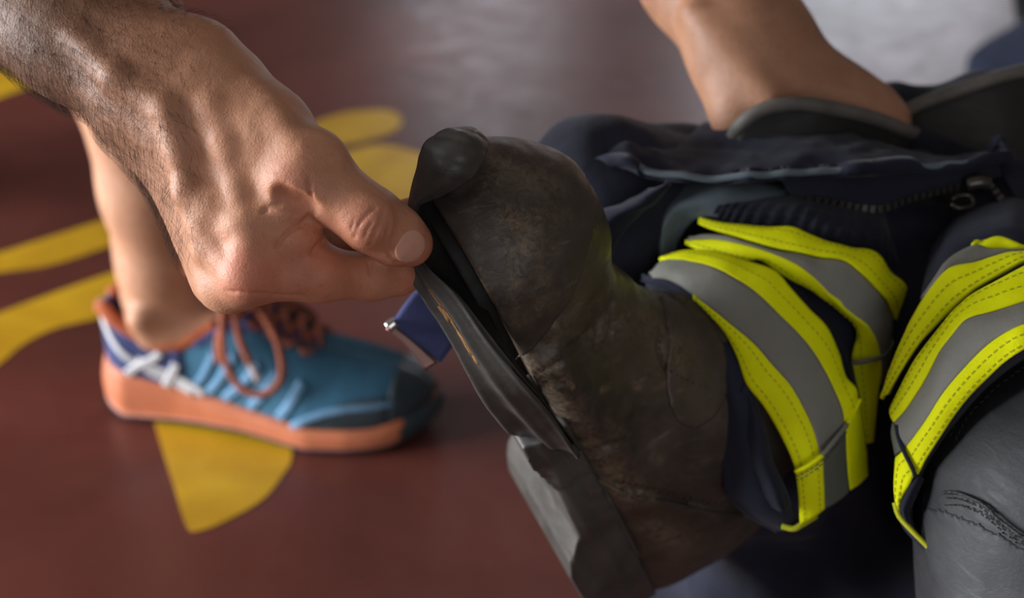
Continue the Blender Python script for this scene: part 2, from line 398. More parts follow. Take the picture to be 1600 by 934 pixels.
def stitches(line, nrm, step=0.0035, ln=0.0021, w=0.00028, lift=0.0001):
    line = np.asarray(line); seg = np.linalg.norm(np.diff(line, axis=0), axis=1); s = np.concatenate([[0], np.cumsum(seg)]); V, F = [], []; x = 0.001
    while x + ln < s[-1]:
        q = [np.array([np.interp(y, s, line[:, k]) for k in range(3)]) for y in (x, x + ln)]
        n = np.array([np.interp(x, s, nrm[:, k]) for k in range(3)]); n /= np.linalg.norm(n); t = q[1] - q[0]; t /= np.linalg.norm(t) + 1e-12; b2 = np.cross(n, t); k0 = len(V)
        for p in q:
            for a, c in ((-1, -0.3), (1, -0.3), (1, 1), (-1, 1)): V.append(p + b2 * w * a + n * (lift + w * c))
        for i in range(4): F.append((k0 + i, k0 + (i + 1) % 4, k0 + 4 + (i + 1) % 4, k0 + 4 + i))
        F += [(k0, k0 + 1, k0 + 2, k0 + 3), (k0 + 7, k0 + 6, k0 + 5, k0 + 4)]; x += step
    return np.array(V), F
def box(lo, hi):
    (a, b2, c), (d, e, f) = lo, hi
    V = [(x, y, z) for x in (a, d) for y in (b2, e) for z in (c, f)]
    return V, [(0, 1, 3, 2), (4, 6, 7, 5), (0, 4, 5, 1), (2, 3, 7, 6), (0, 2, 6, 4), (1, 5, 7, 3)]

# ------------------------------------------------------------------ the room: fire station bay
def struct(name, parts, mat):
    v, f = join(parts); o = mk(name, v, f, mat, None, smooth=False); o['kind'] = 'structure'; return o
XL, XR, YF, YB, ZT = -4.0, 4.0, -4.5, 8.2, 3.4
fl = struct('floor', [box((XL - .2, YF - .2, -0.1), (XR + .2, YB + .2, 0))], M['floor'])
struct('ceiling', [box((XL - .2, YF - .2, ZT), (XR + .2, YB + .2, ZT + .1))], M['ceiling'])
struct('wall_right', [box((XR, YF, 0), (XR + .2, YB, ZT))], M['wall'])
struct('wall_left', [box((XL - .2, YF, 0), (XL, -.6, ZT)), box((XL - .2, 2.1, 0), (XL, YB, ZT)), box((XL - .2, -.6, 2.95), (XL, 2.1, ZT))], M['wall'])
struct('wall_front', [box((XL, YF - .2, 0), (-.4, YF, ZT)), box((2.2, YF - .2, 0), (XR, YF, ZT)), box((-.4, YF - .2, 3.3), (2.2, YF, ZT))], M['wall'])
struct('wall_back', [box((XL, YB, 0), (-0.6, YB + .2, ZT)), box((0.3, YB, 0), (1.15, YB + .2, ZT)), box((2.95, YB, 0), (XR, YB + .2, ZT)), box((1.15, YB, 2.9), (2.95, YB + .2, ZT)),
                     box((-0.6, YB, 0), (0.3, YB + .2, 1.05)), box((-0.6, YB, 2.45), (0.3, YB + .2, ZT))], M['wall'])
struct('trim_1', [box((1.07, YB - .04, 0), (1.15, YB + .2, 2.98)), box((2.95, YB - .04, 0), (3.03, YB + .2, 2.98)), box((1.15, YB - .04, 2.9), (2.95, YB + .2, 2.98))], M['door_frame'])
def marking(pts, name='floor_marking'):
    g = np.array([G(x, y) for x, y in pts]); cl = cr(np.concatenate([g, g[:1]]), len(g) * 5)[:-1] if len(pts) > 4 else g
    n = len(cl); V = np.concatenate([cl + [0, 0, 0.0006], cl - [0, 0, 0.001]])
    F = [tuple(range(n)), tuple(range(2 * n - 1, n - 1, -1))] + [(i, i + n, (i + 1) % n + n, (i + 1) % n) for i in range(n)]
    o = mk(name, V, F, M['yellow_paint'], None, smooth=False); o.parent = fl
    return o
marking([(236, 640), (250, 690), (272, 760), (292, 822), (312, 829), (352, 814), (408, 782), (440, 745), (456, 710), (440, 650), (340, 600)])
marking([(-60, 408), (0, 395), (80, 370), (170, 342), (260, 322), (258, 350), (170, 385), (80, 414), (0, 426), (-60, 440)])
marking([(-60, 515), (0, 489), (90, 456), (170, 428), (250, 405), (252, 450), (170, 492), (90, 512), (40, 536), (0, 568), (-60, 610)])
marking([(455, 216), (500, 188), (555, 174), (610, 174), (628, 190), (610, 208), (560, 222), (500, 230)])
marking([(420, 350), (470, 290), (520, 248), (580, 228), (630, 232), (680, 252), (700, 290), (660, 335), (580, 372), (480, 390)])
marking([(-60, 130), (0, 103), (60, 95), (110, 98), (90, 120), (40, 138), (0, 152), (-60, 175)])

# ------------------------------------------------------------------ the crouching person (one skin mesh, modelled in metres)
def cw(x, y, z): return toC(np.array([x, y, z], float))
hand = []
def U(*a, **k): hand.append(rc(*a, **k))
nz = np.array([0.25, 0.1, 0.96]); nz /= np.linalg.norm(nz)
elbow1, elbow2 = C(-300, -260, .74), C(1000, -330, .97)
sh1, sh2 = cw(-.25, .90, .84), cw(.0, 1.22, .80)
# right forearm
U(elbow1, .043, C(-60, -70, .683), .040, .02, flat=(nz, 1.15))
U(C(-60, -70, .683), .040, C(140, 47, .655), .0322, .02, flat=(nz, 1.2))
U(C(140, 47, .655), .0322, C(257, 131, .637), .0268, .02, flat=(nz, 1.32))
U(C(257, 131, .637), .0268, C(312, 175, .632), .0285, .02, flat=(nz, 1.35))
U(C(322, 88, .636), .012, C(352, 120, .634), .010, .02)                  # radius end
U(C(205, 200, .650), .010, C(228, 225, .652), .010, .02)                 # ulna end
# back of the hand: metacarpals
U(C(312, 175, .628), .0165, C(360, 330, .622), .0125, .016); U(C(360, 330, .622), .0125, C(388, 428, .615), .0120, .012)
U(C(288, 195, .636), .0150, C(353, 440, .629), .0120, .016)
U(C(270, 212, .650), .0150, C(345, 436, .648), .0115, .016)
U(C(262, 225, .664), .0140, C(337, 410, .667), .0110, .016)
U(C(340, 190, .640), .020, C(400, 320, .640), .014, .02)                 # palm thickness
U(C(330, 250, .650), .018, C(370, 400, .655), .014, .02)
U(C(418, 292, .617), .009, C(440, 318, .6185), .008, .010)
hand.append(el(C(392, 428, .6065), (.0085, .0085, .006), k=.010))         # index knuckle
hand.append(el(C(362, 452, .6225), (.009, .007, .006), k=.010))           # middle knuckle
# thumb
U(C(355, 165, .632), .0175, C(420, 205, .622), .0170, .014); U(C(420, 205, .622), .0170, C(478, 268, .613), .0152, .012)
U(C(478, 268, .613), .0150, C(530, 306, .611), .0126, .008); U(C(530, 306, .611), .0126, C(580, 343, .612), .0134, .008)
U(C(580, 343, .612), .0132, C(622, 370, .6175), .0118, .006); U(C(622, 370, .6175), .0118, C(643, 382, .622), .0092, .006)
hand.append(el(C(462, 290, .6005), (.010, .008, .005), k=.010))           # thumb base knuckle, lower bulge
hand.append(el(C(492, 238, .606), (.011, .008, .006), k=.012))
hand.append(el(C(577, 345, .6005), (.0085, .0085, .0035), k=.008))        # thumb middle knuckle
U(C(375, 190, .628), .016, C(425, 290, .622), .0135, .014)                # muscle between thumb and index
# web folds
U(C(395, 350, .612), .0125, C(455, 330, .612), .0095, .006); U(C(450, 332, .612), .0090, C(470, 338, .616), .0060, .005)
U(C(405, 392, .612), .0120, C(470, 374, .614), .0095, .004); U(C(462, 374, .614), .0095, C(484, 381, .619), .0068, .004)
# index finger
U(C(390, 428, .615), .0122, C(500, 428, .621), .0118, .006); U(C(500, 428, .621), .0118, C(585, 432, .632), .0100, .005)
U(C(585, 432, .632), .0100, C(625, 430, .638), .0082, .005); U(C(625, 430, .638), .0082, C(645, 428, .641), .0066, .005)
# middle, ring and little finger behind
U(C(353, 442, .629), .0115, C(440, 424, .648), .0105, .006); U(C(440, 424, .648), .0105, C(520, 385, .658), .0092, .005); U(C(520, 385, .658), .0092, C(590, 350, .662), .0082, .005); U(C(590, 350, .662), .0082, C(640, 330, .662), .0065, .005)
U(C(345, 436, .648), .011, C(430, 415, .674), .0100, .006); U(C(430, 415, .674), .0100, C(480, 385, .684), .0088, .005); U(C(480, 385, .684), .0088, C(470, 350, .688), .0075, .005)
U(C(337, 410, .667), .0105, C(400, 400, .690), .0092, .006); U(C(400, 400, .690), .0092, C(440, 370, .700), .0080, .005); U(C(440, 370, .700), .0080, C(425, 340, .702), .0068, .005)
# tendons and veins on the back of the hand
for pts, r in (([(262, 178, .6085), (280, 235, .6115), (292, 300, .613), (318, 345, .613), (345, 400, .612)], .0030),
               ([(330, 165, .6085), (352, 225, .608), (372, 300, .6085), (384, 385, .605)], .0026),
               ([(292, 300, .613), (330, 318, .6105), (362, 350, .608)], .0022),
               ([(398, 150, .616), (440, 196, .6065), (470, 240, .601)], .0026),
               ([(300, 330, .618), (318, 390, .616)], .0024),
               ([(120, 60, .625), (180, 120, .615), (250, 160, .611)], .0032)):
    q = [C(*p) for p in pts]
    q = [x - np.array([0, 0, .0008]) for x in q]
    for i in range(len(q) - 1): hand.append(rc(q[i], r * 1.25, q[i + 1], r * 1.25, .008))
# groove around the nail
NC = C(641, 385, .6095); ta = C(668, 398, .618) - C(612, 366, .610); ta /= np.linalg.norm(ta)
# upper arm
body = [rc(elbow1, .043, sh1, .052, .03), rc(elbow2, .045, sh2, .054, .03)]
# left forearm and hand
arm = [rc(elbow2, .045, C(1105, -50, .872), .041, .02, flat=(nz, 1.1)), rc(C(1105, -50, .872), .041, C(1180, 85, .838), .0362, .02, flat=(nz, 1.2)),
       rc(C(1180, 85, .838), .0362, C(1218, 152, .835), .034, .02, flat=(nz, 1.3)), rc(C(1218, 152, .835), .033, C(1292, 172, .840), .0262, .02),
       rc(C(1292, 172, .840), .026, C(1352, 188, .845), .0235, .02), el(C(1158, 178, .822), (.016, .022, .014), k=.015),
       rc(C(1085, 20, .826), .007, C(1205, 155, .803), .006, .012)]
for i in range(4):
    dd, s = .017 * i, 1 - .06 * abs(i - 1); r0 = .0125 * s
    arm += chain([(C(1352 + 3 * i, 178, .832 + dd), r0), (C(1386 + 3 * i, 188, .838 + dd), r0 * .95), (C(1392, 250, .845 + dd), r0 * .85), (C(1366, 290, .846 + dd), r0 * .7)], .006)
arm += chain([(C(1180, 175, .835), .016), (C(1195, 215, .842), .0135), (C(1235, 255, .846), .0115), (C(1265, 270, .848), .009)], .008)
# right leg
leg = chain([(cw(-.306, 1.116, .085), .029), (cw(-.3075, 1.117, .135), .0345), (cw(-.307, 1.117, .21), .0415), (cw(-.314, 1.124, .32), .0515), (cw(-.330, 1.128, .41), .053), (cw(-.338, 1.125, .53), .052), (cw(-.37, 1.15, .60), .06), (cw(-.48, 1.25, .90), .088)], .02)
leg += [el(cw(-.322, 1.083, .105), (.012, .010, .013), k=.012), rc(cw(-.332, 1.130, .07), .017, cw(-.336, 1.132, .16), .016, .015)]
leg += chain([(cw(-.31, 1.112, .085), .033), (cw(-.24, 1.100, .075), .029), (cw(-.15, 1.081, .045), .022)], .02)
# left leg, torso, head (all above or beside the frame)
body += chain([(cw(-.44, 1.40, .90), .088), (cw(-.70, 1.50, .52), .056), (cw(-.76, 1.54, .34), .052), (cw(-.93, 1.60, .10), .037), (cw(-.80, 1.56, .04), .03)], .02)
body += [rc(cw(-.47, 1.33, .93), .125, cw(-.30, 1.19, .93), .125, .05), rc(cw(-.30, 1.19, .93), .12, cw(-.13, 1.06, .88), .14, .05), rc(sh1, .06, sh2, .06, .05)]
body += [rc(cw(-.12, 1.05, .92), .055, cw(-.02, .97, 1.0), .052, .03), el(cw(.03, .93, 1.03), (.078, .105, .10), k=.02)]
fd = toC(CAMP + np.array([.62, -.48, -.62])); fd /= np.linalg.norm(fd)
hc = cw(.03, .93, 1.03); fx = np.cross(fd, toC(CAMP + np.array([.5, -.4, .8]))); fx /= np.linalg.norm(fx); fu = np.cross(fx, fd)
body += [rc(hc + fd * .095, .010, hc + fd * .115 - fu * .03, .014, .01), el(hc + fd * .07 - fu * .085, (.04, .035, .04), k=.02)]       # nose, chin
for sgn in (-1, 1): body += [el(hc + fx * sgn * .078 - fu * .01, (.012, .03, .02), k=.008), el(hc + fd * .098 + fx * sgn * .032 + fu * .004, (.012, .008, .010), k=.004, op='s')]
body.append(el(hc + fd * .10 - fu * .06, (.02, .004, .008), k=.004, op='s'))
ALL = body + leg + arm + hand
CREASES = [([(434, 384), (447, 368), (473, 350), (487, 334)], .0007, .0018, .0003), ([(488, 398), (497, 385), (506, 378)], .0007, .0018, .0003), ([(438, 304), (450, 314), (466, 320), (482, 326)], .0017, .006, .0004),
           ([(409, 332), (424, 323), (437, 321)], .0004, .0018, .0005), ([(554, 371), (560, 353), (578, 331), (587, 324)], .0005, .0010, .0004), ([(578, 384), (586, 363), (595, 345), (599, 331)], .0005, .0010, .0004),
           ([(568, 374), (574, 360), (581, 348)], .0004, .0009, .00045), ([(604, 370), (608, 356)], .0004, .0009, .0005), ([(548, 360), (553, 346)], .0004, .0009, .0005), ([(483, 276), (484, 296), (489, 312)], .0004, .0014, .0005),
           ([(607, 394), (614, 406), (630, 412)], .0005, .0010, .0004), ([(578, 409), (579, 428)], .0004, .0014, .0006), ([(352, 455), (393, 458), (437, 461), (478, 463)], .0005, .0014, .0004)]
boxes = [((-.262, -.016, -.765), (-.026, .160, -.572), .00075), (tuple(C(985, 205, .80) - [0, .06, .13]), tuple(np.array([C(1430, 0, .9)[0], .20, -.77])), .0024),
         (tuple(cw(-.42, 1.12, .14) - [.0, .14, .13]), (tuple(cw(-.17, 1.12, .14) + [.0, .34, .15])), .0035)]
vs, fs, nv0 = [], [], 0
for lo, hi, h in boxes:
    F, ax = field(ALL, lo, hi, h)
    if h < .002:
        for pts, r, k, out in CREASES:
            q2 = [march(F, ax, lambda c: c, x, y) for x, y in (cr(np.array(pts, float), 9))]; q2 = [a + np.array([0, 0, out]) for a in q2 if a is not None]
            apply(F, ax, [rc(q2[i], r, q2[i + 1], r, k, 's') for i in range(len(q2) - 1) if np.linalg.norm(q2[i] - q2[i + 1]) < .008])
    if h < .002: displace(F, ax, lambda p: .00012 * vnoise(p * 160) + .00006 * vnoise(p * 420), .006)
    v, q = surfnet(F, ax, 1); vs.append(v); fs.append(q + nv0); nv0 += len(v)
lo, hi = bounds(body + arm + leg + hand[:2], .03)
F, ax = field(ALL, lo, hi, .010); v, q = surfnet(F, ax, 1); cc = v[q].mean(1); keep = np.ones(len(q), bool)
for blo, bhi, h in boxes: keep &= ~((cc > np.array(blo) - .004) & (cc < np.array(bhi) + .004)).all(1)
vs.append(v); fs.append(q[keep] + nv0)
v = np.concatenate(vs); q = np.concatenate(fs)
used = np.zeros(len(v), bool); used[q.ravel()] = True; idx = np.cumsum(used) - 1; v, q = v[used], idx[q]
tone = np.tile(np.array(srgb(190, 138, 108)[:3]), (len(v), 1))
def blush(c, r, colr, amt):
    w = (amt * np.exp(-((v - c) ** 2).sum(1) / (r * r)))[:, None]; tone[:] = tone * (1 - w) + w * np.array(srgb(*colr)[:3])
for c, r, a in ((C(392, 428, .605), .014, .65), (C(462, 285, .60), .012, .3), (C(577, 345, .60), .012, .35), (C(655, 395, .615), .012, .45), (C(640, 428, .64), .016, .5), (C(520, 430, .61), .022, .4), (C(480, 372, .612), .012, .4)):
    blush(c, r, (200, 108, 88), a)
arm_shade = np.clip((C(330, 0, .6)[0] - v[:, 0]) / .08, 0, 1) * (v[:, 2] > -.8); tone *= (1 - .64 * arm_shade)[:, None] * np.array([1, .97, .93]) ** arm_shade[:, None]  # near forearm darkened past the wrist: tan plus body shade put into the colour
tone[(v[:, 2] < -1.0)] *= np.array([1.06, 1.10, 1.12])
tone[(v[:, 0] > 0)] *= np.array([.72, .74, .75])  # second arm darkened overall, its shaded side put into the skin colour
per = empty('person', (-.32, 1.12, 0.0), 'person bending over in a running shoe, bare forearms reaching down to pull at the boot', 'person')
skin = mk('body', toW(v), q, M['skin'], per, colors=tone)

# thumb nail: a curved plate lying on the end of the thumb
F, ax = field(hand, NC - .016, NC + .016, .0006); nl = Prim()
g = grid_pts(ax); u = (g - NC) @ ta; zv = np.array([0, 0, 1.]); tb = np.cross(zv, ta); tb /= np.linalg.norm(tb); w2 = (g - NC) @ tb
Rg = (np.abs(u / .0070) ** 2.3 + np.abs(w2 / (.0076 - .12 * np.clip(u, 0, 1))) ** 2.3 - 1) * .006
Fn = np.maximum(np.maximum(F - .0006, -(F + .0015)), Rg); Fn = np.where(g[..., 2] > NC[2] - .011, Fn, 1.0)
vv, qq = surfnet(Fn.astype(np.float32), ax, 1); lab(mk('thumb_nail', toW(vv), qq, M['nail'], per), 'pale thumbnail with a pink centre')

# fine dark hairs on the near forearm and wrist
rs = np.random.RandomState(3); fc = v[q].mean(1)
pick = np.where((fc[:, 0] < C(345, 0, .62)[0]) & (fc[:, 2] > -.72) & (fc[:, 0] > -.26) & (fc[:, 1] > .02))[0]
wgt = np.clip((C(345, 0, .62)[0] - fc[pick][:, 0]) / .06, .03, 1); pick = rs.choice(pick, 6500, p=wgt / wgt.sum())
e1, e2 = v[q[pick, 1]] - v[q[pick, 0]], v[q[pick, 3]] - v[q[pick, 0]]; nn = np.cross(e1, e2); nn /= np.linalg.norm(nn, axis=1, keepdims=True) + 1e-12
axd = C(257, 131, .637) - C(140, 47, .655); axd /= np.linalg.norm(axd); HV, HF = [], []
for p, n in zip(fc[pick], nn):
    L = rs.uniform(.006, .014); t = axd * rs.uniform(.3, 1) + np.array([0, -1, 0]) * rs.uniform(.2, 1.0) + rs.randn(3) * .25; t -= n * (t @ n); t /= np.linalg.norm(t)
    a = [p - n * .0003, p + (t * .5 + n * .28) * L, p + (t * 1.0 + n * .22) * L]; s = np.cross(n, t); k0 = len(HV); r = .00006
    for i, x in enumerate(a): rr2 = r * (1 - .4 * i); HV += [x + s * rr2, x - s * rr2, x + n * rr2 * 1.5]
    for i in range(2):
        for j in range(3): HF.append((k0 + 3 * i + j, k0 + 3 * i + (j + 1) % 3, k0 + 3 * i + 3 + (j + 1) % 3, k0 + 3 * i + 3 + j))
mk('forearm_hair', toW(np.array(HV)), np.array(HF), M['hair'], per, kind='stuff')
# clothing above the frame
def offset_part(name, prims, off, keepfn, mat, h=.012):
    lo, hi = bounds(prims, .05); F, ax = field(prims, lo, hi, h); g = grid_pts(ax); w = toW(g)
    v2, q2 = surfnet(np.maximum(F - off, keepfn(w)).astype(np.float32), ax, 1); return mk(name, toW(v2), q2, mat, per)
tor = body[2:] + leg[6:8]
fdir = np.array([.788, -.615])
along = lambda w: (w[..., 0] + .13) * fdir[0] + (w[..., 1] - 1.06) * fdir[1]
offset_part('shirt', body[:2] + [b for b in body[6:9]], .010, lambda w: np.maximum(np.maximum(along(w) - .06, -(along(w) + .40)), .70 - w[..., 2]), M['shirt'])
offset_part('shorts', [body[2], body[6], leg[5], leg[6]], .014, lambda w: np.maximum(along(w) + .38, .60 - w[..., 2]), M['black'])
offset_part('hair', [el(hc, (.078, .105, .10))], .012, lambda w: ((toC(w) - hc) @ fd - (toC(w) - hc) @ fu * .6 - .02), M['head_hair'])

# ------------------------------------------------------------------ running shoe on the right foot (local: x toe, y left, z up)
SH_O, SH_A = np.array([-.367, 1.127, 0.0]), math.atan2(-.058, .276)
def SW(p):
    p = np.asarray(p, float); c, s = math.cos(SH_A), math.sin(SH_A)
    return np.stack([SH_O[0] + p[..., 0] * c - p[..., 1] * s, SH_O[1] + p[..., 0] * s + p[..., 1] * c, SH_O[2] + p[..., 2]], -1)
shoe = empty('running_shoe', tuple(SH_O), 'blue running shoe with orange sole and rust laces standing on the red floor', 'shoe')
LS = .302
def I(x, xs, ys): return np.interp(x, xs, ys)
def hw(x):      # half width of the foot bed
    w = I(x, [0, .03, .08, .14, .20, .235, .27, .302], [.030, .035, .036, .042, .050, .050, .044, .036])
    a = np.sqrt(np.clip(1 - (1 - np.clip(x / .035, 0, 1)) ** 2, 0, 1)); e = np.sqrt(np.clip(1 - (np.clip((x - (LS - .055)) / .055, 0, 1)) ** 2.2, 0, 1))
    return np.maximum(w * a * e, 1e-4)
def cy(x): return I(x, [0, .1, .2, .302], [0, .002, .0, .012])
def bz(x): return I(x, [0, .05, .10, .15, .20, .26, .302], [.050, .046, .036, .027, .021, .021, .030])
def tz(x): return I(x, [0, .012, .035, .06, .085, .105, .125, .15, .18, .21, .24, .27, .29, .302], [.100, .104, .092, .080, .080, .092, .104, .099, .089, .079, .071, .063, .054, .042])
def eh(x): return np.minimum(I(x, [0, .03, .07, .10, .125, .15, .19, .205, .302], [.026, .031, .033, .030, .022, .014, .010, .0, 0]), hw(x) * .93)
def SP_(x, v, side, off=0.0):
    w, e, b2, t = hw(x), eh(x), bz(x) - .006, tz(x); pw = I(x, [0, .10, .2, .302], [.45, .6, .85, .8])
    c = np.cos(v * math.pi / 2) ** I(x, [0, .1, .2, .3], [1.2, 1.0, .7, .75]); s = np.sin(v * math.pi / 2) ** pw
    y = e + (w * 1.02 + off - e) * c + off * .3; z = b2 + (t + off - b2) * s
    return np.stack([x, cy(x) + side * y, z], -1)
xs = LS * (1 - np.cos(np.linspace(0, math.pi, 70))) / 2; vs_ = np.linspace(0, 1, 22)
def strip(side, x0, x1, off=0.0, v0=0.0, v1=1.0, arch=0):
    x = np.clip(xs, x0, x1); x = x[(xs >= x0 - 1e-9) & (xs <= x1 + 1e-9)]; Xg, Vg = np.meshgrid(x, v0 + (v1 - v0) * vs_, indexing='ij'); Vg = Vg * np.sin(np.clip((Xg - x0) / (x1 - x0), 0.02, 1) * math.pi * .55) if arch else Vg; return SP_(Xg, Vg, side, off)
def shoe_part(name, grids, mat, thick=.002):
    parts = []
    for g in grids:
        w = SW(g); cen = SW(np.stack([g[..., 0], cy(g[..., 0]), g[..., 2] * 0 + .04], -1)); n = np.cross(np.gradient(w, axis=0), np.gradient(w, axis=1)); n /= np.linalg.norm(n, axis=-1, keepdims=True) + 1e-12
        if ((w - cen) * n).sum(-1).mean() < 0: n = -n
        parts.append(slab(w, n, thick))
    v2, f2 = join(parts); return mk(name, v2, f2, mat, shoe)
up = shoe_part('upper', [strip(s, 0.0, LS, 0) for s in (-1, 1)], M['shoe_blue'])
lab(shoe_part('heel_quarter', [strip(s, 0.0, .088, .0012) for s in (-1, 1)], M['shoe_navy'], .003), 'violet navy heel quarter')
lab(shoe_part('toe_guard', [strip(s, .272, LS, .0016) for s in (-1, 1)] + [strip(-1, .195, .276, .0014, 0, .42, 1), strip(1, .195, .276, .0014, 0, .42, 1)], M['shoe_guard'], .003), 'dark rubber toe guard')
def ribbon(name, side, pts, wd, mat, off=.0026, parent=None, thick=.0022, world=False):
    c = cr(np.array(pts, float), 28); t = np.gradient(c, axis=0); t[:, 1] *= .06; t /= np.linalg.norm(t, axis=1, keepdims=True); nrm = np.stack([-t[:, 1], t[:, 0] / .06], 1)
    rows = []
    for k in np.linspace(-.5, .5, 5):
        q2 = c + nrm * np.array([1, 1]) * wd * k; xx = np.clip(q2[:, 0], .001, LS - .001); ff_ = np.clip(q2[:, 1] + .09, .005, .995) ** (1 / I(xx, [0, .10, .2, .302], [.45, .6, .85, .8])); rows.append(SP_(xx, np.arcsin(ff_) * 2 / math.pi, side, off))
    g = np.stack(rows, 1); w = SW(g); n = np.cross(np.gradient(w, axis=0), np.gradient(w, axis=1)); n /= np.linalg.norm(n, axis=-1, keepdims=True) + 1e-12
    if (n @ (SW(np.array([0, side, 0.])) - SW(np.zeros(3)))).mean() < 0: n = -n
    v2, f2 = slab(w, n, thick); return mk(name, v2, f2, mat, parent or shoe)
for s in (-1, 1):
    ribbon('side_stripe', s, [(.003, .88), (.012, .68), (.024, .50), (.042, .33), (.068, .18), (.098, .02)], .0072, M['shoe_white'])
    ribbon('side_stripe', s, [(.046, .42), (.066, .35), (.086, .22), (.106, .04)], .0066, M['shoe_white'])
    ribbon('side_stripe', s, [(.068, .70), (.052, .38), (.034, .06)], .0074, M['shoe_white'], .0032)
    ribbon('side_stripe', s, [(.082, .54), (.077, .30), (.070, .02)], .0074, M['shoe_white'], .0032)
    for x0, x1, wd in ((.092, .118, .006), (.108, .138, .006), (.126, .160, .006), (.150, .178, .006), (.178, .200, .007)):
        ribbon('upper_overlay', s, [(x0, .06), ((x0 + x1) / 2, .30), (x1, .62)], wd, M['shoe_light'], .0016)
    ribbon('upper_overlay', s, [(.190, .0), (.205, .16), (.228, .33), (.252, .42), (.276, .46)], .005, M['shoe_light'], .0022)
    ribbon('upper_overlay', s, [(.10, .80), (.13, .90), (.17, .95), (.195, .97)], .006, M['shoe_navy'], .0018)
# padded collar
for s in (-1, 1):
    x = np.linspace(.002, .118, 34); pts = SP_(x, np.ones_like(x), s); v2, f2 = tube(SW(pts), .0062, 8); mk('collar', v2, f2, M['shoe_collar'], shoe)
x = np.linspace(.006, .20, 20)
for nm, dz, mt in (('lining', -.006, M['black']), ):
    g = np.stack([np.stack([x, cy(x) + k * eh(x) * .98, np.minimum(tz(x) - .012, I(x, [0, .09, .12, .2], [.062, .062, .085, .078])) + 0 * x], -1) for k in np.linspace(-1, 1, 7)], 1)
    v2, f2 = slab(SW(g), np.array([0, 0, 1.]) + 0 * g, .003); mk(nm, v2, f2, mt, shoe)
g = np.stack([np.stack([x0 + 0 * np.linspace(0, 1, 8), np.linspace(-.022, -.006, 8), .062 + .02 * np.sin(np.linspace(0, 1, 8) * 3)], -1) for x0 in np.linspace(.018, .04, 6)], 0)
v2, f2 = slab(SW(g), np.array([0, 0, 1.]) + 0 * g, .003); lab(mk('sock_tab', v2, f2, M['pink'], shoe), 'magenta tab inside the heel')
# tongue
xt = np.linspace(.098, .205, 16); zt = I(xt, [.098, .11, .125, .15, .18, .205], [.160, .150, .128, .108, .094, .082])
g = np.stack([np.stack([xt, cy(xt) + k * I(xt, [.098, .13, .205], [.027, .026, .014]), zt - .006 * k * k], -1) for k in np.linspace(-1, 1, 9)], 1)
n = np.cross(np.gradient(SW(g), axis=0), np.gradient(SW(g), axis=1)); n /= np.linalg.norm(n, axis=-1, keepdims=True)
v2, f2 = slab(SW(g), n * np.sign(n[..., 2:3].mean()), .008); tg = mk('tongue', v2, f2, M['shoe_navy'], shoe)
ed = np.concatenate([g[6::-1, 0], g[0, 1:-1], g[:7, -1]]); v2, f2 = tube(SW(ed), .0045, 7); lab(mk('tongue_edge', v2, f2, M['shoe_collar'], tg), 'orange padded edge')
# midsole and outsole
def sole_ring(zf, flare, n=90):
    a = np.concatenate([xs, xs[::-1]]); sd = np.concatenate([-np.ones(len(xs)), np.ones(len(xs))])
    return a, sd
def sole(name, zlo, zhi, fl0, fl1, mat):
    lv = 7; rings = []
    for k in range(lv):
        t = k / (lv - 1); bul = math.sin(t * math.pi) * .0025
        a, sd = sole_ring(0, 0); sc = 1 + (fl0 * (1 - t) + fl1 * t + bul) / .045
        xx = (a - LS / 2) * (1 + (fl0 * (1 - t) + fl1 * t + bul) / .16) + LS / 2
        rings.append(np.stack([xx, cy(a) + sd * hw(a) * sc, zlo(a) * (1 - t) + zhi(a) * t], -1))
    R = np.array(rings); nn_ = R.shape[1]; V = SW(R.reshape(-1, 3)); F2 = []
    for k in range(lv - 1):
        for i in range(nn_): F2.append((k * nn_ + i, k * nn_ + (i + 1) % nn_, (k + 1) * nn_ + (i + 1) % nn_, (k + 1) * nn_ + i))
    h2 = nn_ // 2
    for base in (0, (lv - 1) * nn_):
        for i in range(h2 - 1): F2.append((base + i, base + i + 1, base + nn_ - 2 - i, base + nn_ - 1 - i))
    return mk(name, V, F2, mat, shoe)
zo = lambda a: I(a, [0, .03, .10, .14, .20, .27, .302], [.008, .0, .004, .005, .0, .002, .018])
lab(sole('midsole', lambda a: zo(a) + .005, lambda a: bz(a) + .002, .0065, .002, M['shoe_orange']), 'thick orange foam midsole')
sole('outsole', zo, lambda a: zo(a) + .006, .003, .006, M['shoe_out'])
o = sole('toe_bumper', lambda a: zo(a) + .002, lambda a: bz(a) + .004, .0078, .0038, M['shoe_guard']); me = o.data
import bmesh
bm = bmesh.new(); bm.from_mesh(me); c_, s_ = math.cos(SH_A), math.sin(SH_A)
bmesh.ops.delete(bm, geom=[f for f in bm.faces if (lambda q2: q2.x * c_ + q2.y * s_)(f.calc_center_median()) < .284 or len(f.verts) != 4 or abs(f.normal.z) > .9], context='FACES'); bm.to_mesh(me); bm.free()
